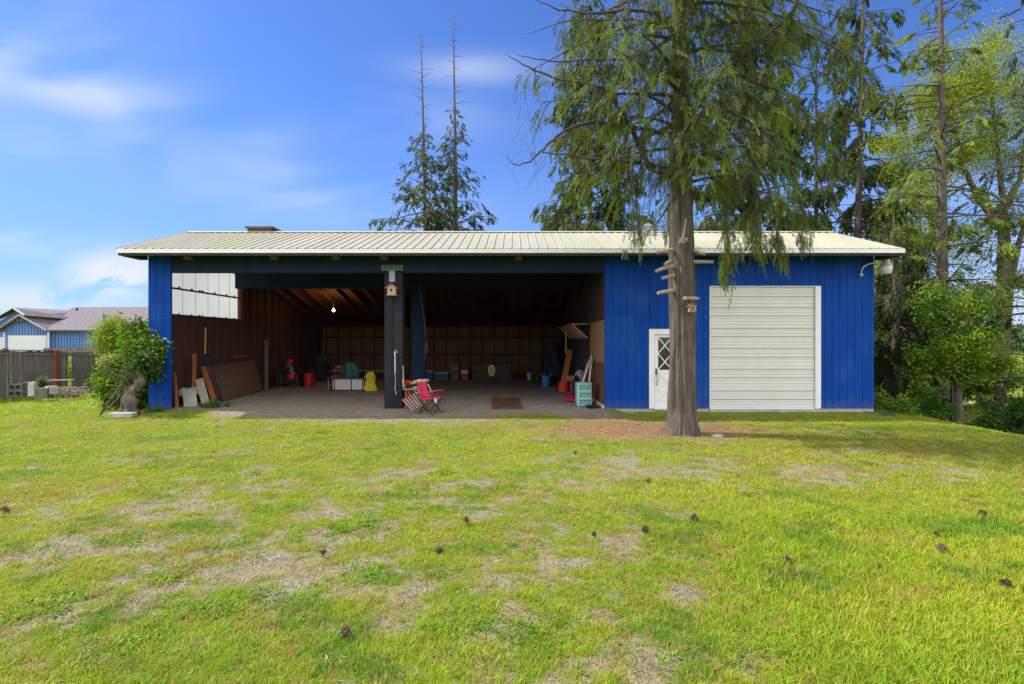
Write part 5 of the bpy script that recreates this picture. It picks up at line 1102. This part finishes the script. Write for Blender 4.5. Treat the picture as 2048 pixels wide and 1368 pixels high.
for (x0, y0_, x1, y1_) in ((1345, 532, 1312, 542), (1348, 552, 1325, 556), (1345, 582, 1316, 586), (1340, 524, 1330, 528), (1385, 524, 1427, 524), (1367, 597, 1398, 597), (1345, 500, 1316, 505), (1388, 503, 1410, 508), (1372, 480, 1364, 478)):
    q = MB(); a = P(x0, y0_, by-.22 if 1350 < x0 < 1375 else by-.12); b2 = P(x1, y1_, by-.42); q.tube([a, a.lerp(b2, .5)+Vector((0, 0, .006)), b2], [.048, .036, .030], 9); q.build('branch_stub', STUB, TW)
q = MB(); q.tube([P(1372, 438, 10.25), P(1369, 458, 10.2), P(1365, 478, 10.18)], [.015, .02, .026], 8); q.tube([P(1363, 477, 10.2), P(1361, 484, 10.2), P(1370, 485, 10.2)], [.04, .05, .02], 8); q.build('dead_branch', STUB, TW)
birdhouse((PX(1382, by-.30), by-.30, PZ(617, by-.30)), .68, mat('bh_wood2', (.30, .19, .11), .85, .3, 9), mat('bh_roof2', (.20, .155, .11), .9, .3, 9), 'tiny brown birdhouse hanging under a stub on the cedar trunk')
q = MB(); q.tube([(PX(1375, by-.3), by-.30, PZ(606, by-.3)), (PX(1375, by-.3), by-.3, PZ(598, by-.3))], .012, 6); q.build('hanger', TWIG, TW)
# --- conifers behind
CONC_ = ((.022, .048, .012), (.12, .175, .022))
def conifer(px, Y, topz, label, r0=.22, z0=2, zfull=0, L0=3.2, step=.3, dens=2.4, frL=.5, seed=1, bare_top=0, lean=0, cols=CONC_, hang=.5, name='conifer_tree', el=(.0, .3), cat='tree', group=BG, Lmin=.3, temps=T_CONIF, dry=.05, zmaxL=None, base=None, skip=.0, bark=FIRBARK):
    x = PX(px, Y); b0 = gzf(x, Y) if base is None else base
    T = Tree(name, label, cat, (x, Y, b0), group, seed, bark)
    xt = x+lean; T.trunk([(x, Y, b0-.2), (x+(xt-x)*.3, Y, b0+(topz-b0)*.33), (x+(xt-x)*.6, Y, b0+(topz-b0)*.66), (xt, Y, topz)], [r0*1.25, r0*.85, r0*.5, .015], 10)
    z = z0; top = topz-bare_top
    while z < top:
        p, r = T.at(z); az = T.R.random()*2*PI; f = (z-z0)/(top-z0); L = max(Lmin, L0*(1-f)**.8*(.7+.3*min(1, f*6)))*T.R.uniform(.55, 1.15)
        if T.R.random() >= skip: T.branch(p, az, L, T.R.uniform(*el), .12, .012+.012*L, dens=dens, frL=frL*(.6+.4*(1-f)), hang=hang, bare=.15)
        z += step*(.6+.4*(1-f))
    z = top
    while z < topz-.3 and bare_top:
        p, r = T.at(z); az = T.R.random()*2*PI; L = T.R.uniform(.3, 1.3)*(topz-z+1.5)/(bare_top+1.5)*1.2; d = Vector((math.cos(az), math.sin(az), .15)); T.limb.tube([p, p+d*L*.5, p+d*L+Vector((0, 0, -.12*L))], [.022, .014, .006], 3, cap=False); z += T.R.uniform(.15, .4)
    T.finish(temps, cols, .4, drygrp=dry); return T
conifer(856, 33, PZ(62, 33), 'dead topped conifer left of the pair behind the shed roof', .16, 3, L0=5.8, step=.10, dens=4.2, frL=.42, seed=4, bare_top=PZ(62, 33)-PZ(250, 33), lean=-.45, hang=.4, el=(-.45, .6))
conifer(915, 34, PZ(20, 34), 'taller dead topped conifer, right of the pair behind the shed roof', .17, 3, L0=3.9, step=.10, dens=4.4, frL=.42, seed=8, bare_top=PZ(20, 34)-PZ(215, 34), lean=-.28, hang=.4, el=(-.45, .6))
conifer(1180, 32, 25, 'conifer behind the roof with its trunk left of the cedar crown', .16, 4, L0=4.4, step=.11, dens=5, frL=.62, seed=14, skip=.0)
conifer(1337, 36, 20, 'slim pole like conifer seen just left of the cedar trunk', .09, 5, L0=2.0, step=.5, dens=2, frL=.5, seed=15, skip=.3)
conifer(1505, 29, 26, 'thick trunked conifer rising behind the roof right of the cedar', .38, 7, L0=5.0, step=.19, dens=5, frL=.7, seed=16, hang=.9)
conifer(1450, 34, 22, 'thin conifer behind the roof between the cedar and thick trunk', .10, 6, L0=2.6, step=.5, dens=2, frL=.5, seed=17, skip=.3)
conifer(1632, 33, 25, 'thin conifer behind the roof, left of the pale tall trunk', .16, 6, L0=3.8, step=.34, dens=4.2, frL=.62, seed=18, skip=.1)
conifer(1708, 30, 27, 'tall pale trunked conifer behind the right end of the roof', .22, 4.5, L0=4.4, step=.22, dens=4.5, frL=.7, seed=19, hang=.8, lean=.7)
conifer(1792, 17.5, 6.8, 'dark drooping conifer beside the right wall of the shed', .14, .4, L0=1.75, step=.13, dens=6, frL=.5, seed=20, hang=1.1, el=(-.3, .1), cols=((.018, .034, .010), (.06, .085, .02)), skip=.0)
conifer(1886, 17.5, 17, 'tall mossy trunked larch near the right edge above the green bush', .185, 3.2, L0=2.9, step=.2, dens=3.2, frL=.42, seed=22, hang=.35, el=(-.05, .4), cols=((.06, .10, .018), (.20, .27, .03)), group='trees at the right of the shed', lean=-.1)
# --- broadleaf trees and bushes
def broad(name, px, Y, label, stems, frL=.45, n=900, cols=((.05, .10, .012), (.19, .25, .03)), temps=T_BROAD, cat='tree', seed=1, blobs=(), group=None, base=None, r0=.12, twigs=80, bark=FIRBARK):
    x = PX(px, Y); b0 = gzf(x, Y) if base is None else base; T = Tree(name, label, cat, (x, Y, b0), group, seed, bark)
    allp = []
    for st_ in stems:
        pts = [Vector((x, Y, b0-.1))]+[P(a, b2, Y+d) for (a, b2, d) in st_]; k = len(pts); rr_ = [r0*(1-.82*i/(k-1)) for i in range(k)]
        P2 = []; R2 = []
        for i in range(k-1):
            for j in range(4): f = j/4; P2.append(pts[i].lerp(pts[i+1], f)+jit(T.R, .025*(i > 0))); R2.append(rr_[i]+(rr_[i+1]-rr_[i])*f)
        P2.append(pts[-1]); R2.append(rr_[-1]); T.wood.tube(P2, R2, 9); allp += P2[4:]
    cs = [(P(a, b2, Y+d), rx/F*Y, rz/F*Y, wt) for (a, b2, d, rx, rz, wt) in blobs]; tot = sum(c[3] for c in cs)
    for c, rx, rz, wt in cs:
        m = int(n*wt/tot); subs = []
        for k in range(max(4, m//16)):
            v = Vector((T.R.gauss(0, 1), T.R.gauss(0, 1), T.R.gauss(0, 1))); v = v.normalized()*(T.R.random()**.5)*T.R.uniform(.7, 1.3); subs.append(c+Vector((v.x*rx, v.y*rx*.8, v.z*rz)))
        for k in range(m):
            s0 = T.R.choice(subs); w = min(rx, rz)*.24
            p = s0+Vector((T.R.gauss(0, w), T.R.gauss(0, w), T.R.gauss(0, w*.8))); T.spray(p, Vector((T.R.gauss(0, 1), T.R.gauss(0, 1), T.R.gauss(-.2, .5))).normalized(), frL*T.R.uniform(.6, 1.2))
        for k in range(int(twigs*wt/tot)):
            s0 = T.R.choice(subs); near_ = min(allp, key=lambda a: (a-s0).length) if allp else Vector((x, Y, b0)); mid = near_.lerp(s0, .5)+jit(T.R, .12)+Vector((0, 0, .05)); L = (s0-near_).length
            T.limb.tube([near_, mid, s0], [.006+.008*L, .005+.004*L, .004], 4, cap=False)
    T.finish(temps, cols, .3, drygrp=.03, dry=(.20, .16, .05)); return T
RG = 'trees at the right of the shed'
YG = ((.12, .19, .014), (.36, .42, .04))
broad('deciduous_tree', 1998, 20, 'tall alder with airy yellow green leaves and forked trunk at right', [[(2012, 650, 0), (2016, 500, 0), (2003, 380, 0), (1990, 250, 0), (1975, 120, .3)], [(2020, 560, 0), (2040, 480, -.2), (2070, 380, -.4)], [(2008, 460, 0), (1960, 400, -.3), (1925, 330, -.4), (1900, 200, -.4)], [(2006, 420, 0), (2040, 360, .4), (2060, 200, .6)]], .34, 4600, YG, seed=31, group=RG, r0=.19, twigs=260, temps=T_SMALL,
   blobs=((1955, 170, 0, 70, 90, 2.2), (1880, 210, -.4, 60, 70, 1.8), (1900, 320, 0, 70, 60, 1.4), (1990, 290, .5, 55, 70, 1.3), (2045, 200, .6, 50, 70, 1.2), (1850, 380, -.5, 45, 60, .9), (1930, 480, 0, 60, 70, .8), (2030, 420, 0, 40, 70, .6), (1800, 290, .5, 45, 45, .8), (2000, 90, .5, 40, 35, .35), (1870, 100, 0, 25, 40, .4), (2030, 560, 0, 40, 50, .4)))
broad('deciduous_tree', 1850, 19.5, 'leafy young tree filling the gap between shed and tall larch', [[(1850, 700, 0), (1845, 560, 0), (1840, 450, 0), (1835, 350, 0)], [(1855, 640, 0), (1900, 560, .3), (1930, 520, .3)]], .32, 3000, ((.07, .14, .012), (.24, .34, .03)), seed=33, group=RG, r0=.08, twigs=200, temps=T_SMALL,
   blobs=((1800, 520, .3, 50, 60, 1.3), (1850, 470, 0, 50, 60, 1.0), (1830, 590, .2, 60, 50, 1.3), (1920, 600, -.3, 65, 60, 1.6), (1870, 690, 0, 70, 50, 1.3), (1960, 680, -.6, 60, 60, 1.2), (1790, 660, .8, 45, 50, 1.0)))
T_LEAFY = [cluster(8, .8, .50, .30, _r) for _ in range(5)]
def bush(px, Y, label, nst, L, base, cols, seed, frL=.17, dens=13, el=(.25, 1.25), name='shrub', cat='bush', spread=.25, hang=.15, off=0, group=None):
    x = PX(px, Y); T = Tree(name, label, cat, (x, Y, base), group, seed, FIRBARK); T.wood.tube([(x, Y, base-.05), (x, Y, base+.12)], [.05, .03], 7)
    for k in range(nst):
        az = T.R.random()*2*PI; p = Vector((x+spread*math.cos(az)*T.R.random(), Y+spread*math.sin(az)*T.R.random(), base))
        T.branch(p, az+T.R.uniform(-.4, .4), L*T.R.uniform(.55, 1.15), T.R.uniform(*el), .35, .010, dens=dens, frL=frL, hang=hang, bare=.22, wob=.12)
    T.finish(T_LEAFY, cols, .35, drygrp=.02, dry=(.2, .18, .05))
bush(1830, 14.9, 'loose green leafy bush at the right corner of the shed', 46, 1.3, -.68, ((.04, .12, .010), (.17, .31, .025)), 35, spread=.45)
bush(2045, 13.2, 'dark green bush cut by the right frame edge', 36, 1.35, -.80, ((.03, .085, .010), (.11, .21, .025)), 36, spread=.35, el=(.3, 1.4))
broad('shrub', 1820, 21, 'brighter green shrub behind the corner bush', [[(1820, 760, 0)]], .32, 2600, ((.08, .18, .014), (.24, .38, .03)), cat='bush', seed=37, r0=.02, twigs=100,
   blobs=((1800, 740, 0, 50, 45, 1), (1870, 755, 0, 55, 40, 1), (1940, 740, .5, 60, 40, .8), (1990, 750, 0, 50, 30, .6)))
conifer(1915, 16.2, 3.4, 'thick dark trunk with flared base beyond the corner bush', .155, 3.0, L0=2.4, step=.35, dens=2, frL=.4, seed=39, group=RG, hang=.5, cols=((.03, .055, .015), (.10, .14, .025)), lean=-.2)
conifer(2062, 17, 15, 'conifer at the right frame edge with sagging branches', .16, .6, L0=2.6, step=.24, dens=2.4, frL=.4, seed=40, group=RG, hang=.5, cols=((.022, .045, .015), (.08, .11, .025)))
broad('shrub', 1905, 15.7, 'mid green foliage in front of the dark flared trunk', [[(1905, 760, 0), (1900, 690, 0)]], .25, 900, ((.05, .12, .010), (.22, .34, .022)), cat='bush', seed=61, r0=.02, twigs=60, base=-.85,
   blobs=((1915, 705, 0, 62, 50, 1.1), (1880, 620, .2, 50, 50, .8), (1940, 610, .4, 55, 44, .7), (1960, 735, 0, 50, 30, .6), (1850, 730, .3, 34, 34, .5)))
broad('deciduous_tree', 1800, 18.6, 'mid green leafy tree close behind the right corner of the shed', [[(1800, 740, 0), (1795, 640, 0), (1800, 560, 0)]], .27, 2200, ((.04, .09, .012), (.16, .26, .025)), seed=62, group=RG, r0=.06, twigs=140, base=-.9,
   blobs=((1785, 620, 0, 44, 50, 1.2), (1830, 700, .2, 46, 50, 1.2), (1775, 740, 0, 30, 40, .8), (1850, 610, 0, 36, 40, .8)))
# low bed log at right
q = MB(); q.tube([P(1862, 852, 13.9), P(1920, 856, 14), P(1982, 858, 14.2)], .06, 8); one(q, 'bed_edging', TWIG, 'low dark log edging on the lawn below the right trees', 'edging')
# left side greenery
broad('shrub', 232, 20.5, 'bright yellow green young tree beyond the end of the board fence', [[(232, 740, 0), (228, 690, 0), (226, 655, 0)]], .24, 1500, ((.11, .20, .012), (.26, .36, .03)), cat='tree', seed=41, r0=.05, twigs=60, base=-.5, temps=T_SMALL,
   blobs=((228, 668, 0, 26, 30, 1), (215, 688, 0, 22, 18, .7), (245, 690, 0, 26, 26, .8), (236, 652, 0, 14, 16, .5)))
broad('vine_shrub', 285, 14.3, 'leafy creeper mass climbing over the stump and blue pillar', [[(280, 760, 0), (284, 700, 0), (286, 680, -.2)], [(262, 770, .1), (255, 740, .1)]], .23, 2100, ((.020, .06, .008), (.13, .25, .02)), cat='creeper', seed=42, r0=.03, twigs=60, base=-.06,
   blobs=((284, 700, -.42, 23, 44, 2.2), (298, 728, -.5, 12, 28, .7), (272, 672, -.2, 18, 20, .8), (258, 742, .2, 24, 42, 1.4), (250, 775, .3, 30, 36, 1.2), (230, 758, .2, 20, 28, .8), (216, 768, .4, 10, 20, .3), (285, 785, .0, 16, 36, 1.1), (240, 795, .2, 24, 18, .7), (283, 722, -1.25, 9, 16, .22), (262, 762, -1.0, 10, 8, .10), (306, 690, -.6, 8, 22, .3)))
broad('pale_shrub', 215, 15.4, 'pale yellow leaved shrub at the left of the creeper', [[(215, 775, 0)]], .15, 420, ((.16, .22, .03), (.36, .38, .12)), cat='bush', seed=43, r0=.02, twigs=20, blobs=((212, 750, 0, 15, 22, 1), (222, 722, 0, 16, 18, .7), (206, 770, 0, 10, 16, .5)))
broad('weed_patch', 320, 13.5, 'low leafy weeds at the foot of the blue corner pillar', [[(320, 825, 0)]], .10, 240, ((.03, .10, .015), (.09, .19, .03)), cat='weeds', seed=44, r0=.006, twigs=10, base=-.06, blobs=((318, 824, 0, 24, 7, 1), (296, 828, 0, 12, 5, .4)))
broad('weed_patch', 432, 14.2, 'grassy weeds at the lower corner of the big plywood sheet', [[(432, 812, 0)]], .09, 120, ((.05, .12, .015), (.14, .22, .03)), cat='weeds', seed=45, r0=.006, twigs=8, base=-.0, blobs=((432, 810, 0, 22, 6, 1),))
broad('weed_patch', 82, 19.2, 'small pale weed growing from the concrete blocks', [[(82, 770, 0)]], .13, 90, ((.09, .14, .03), (.24, .28, .08)), cat='weeds', seed=46, r0=.01, twigs=8, base=-.4, blobs=((84, 768, 0, 9, 8, 1),))
broad('bush_row', 160, 24, 'green leafy growth seen through the gap in the board fence', [[(158, 750, 0)]], .25, 700, ((.08, .17, .015), (.22, .34, .03)), cat='bush', seed=47, r0=.02, twigs=20, base=-.5, blobs=((158, 740, 0, 30, 26, 1), (60, 735, 1, 40, 22, .8), (0, 735, 1, 30, 20, .5), (235, 735, 0, 25, 26, .8)))
# far wood behind the right field
n_ = 900; fx = rng.uniform(70, 420, n_); fy = rng.uniform(190, 300, n_); pos = np.stack([fx, fy, gz(fx, fy)+rng.uniform(1, 9, n_)*(.6+.6*fbm(fx*.03, fy*.03, 3))], 1)
Vv, Ff, Oo = inst([cluster(40, 1.2, .5, .42, _r) for _ in range(4)], rng.integers(0, 4, n_), pos, yaws(n_, .3), rng.uniform(3, 6, n_))
c = np.array([[.03, .065, .03]])*(1-rng.random((n_, 1)))+np.array([[.07, .12, .045]])*rng.random((n_, 1)); npmesh('far_wood', Vv, Ff, LEAF, col=c[Oo], kind='stuff', label='far line of dark green trees beyond the right field', cat='wood')
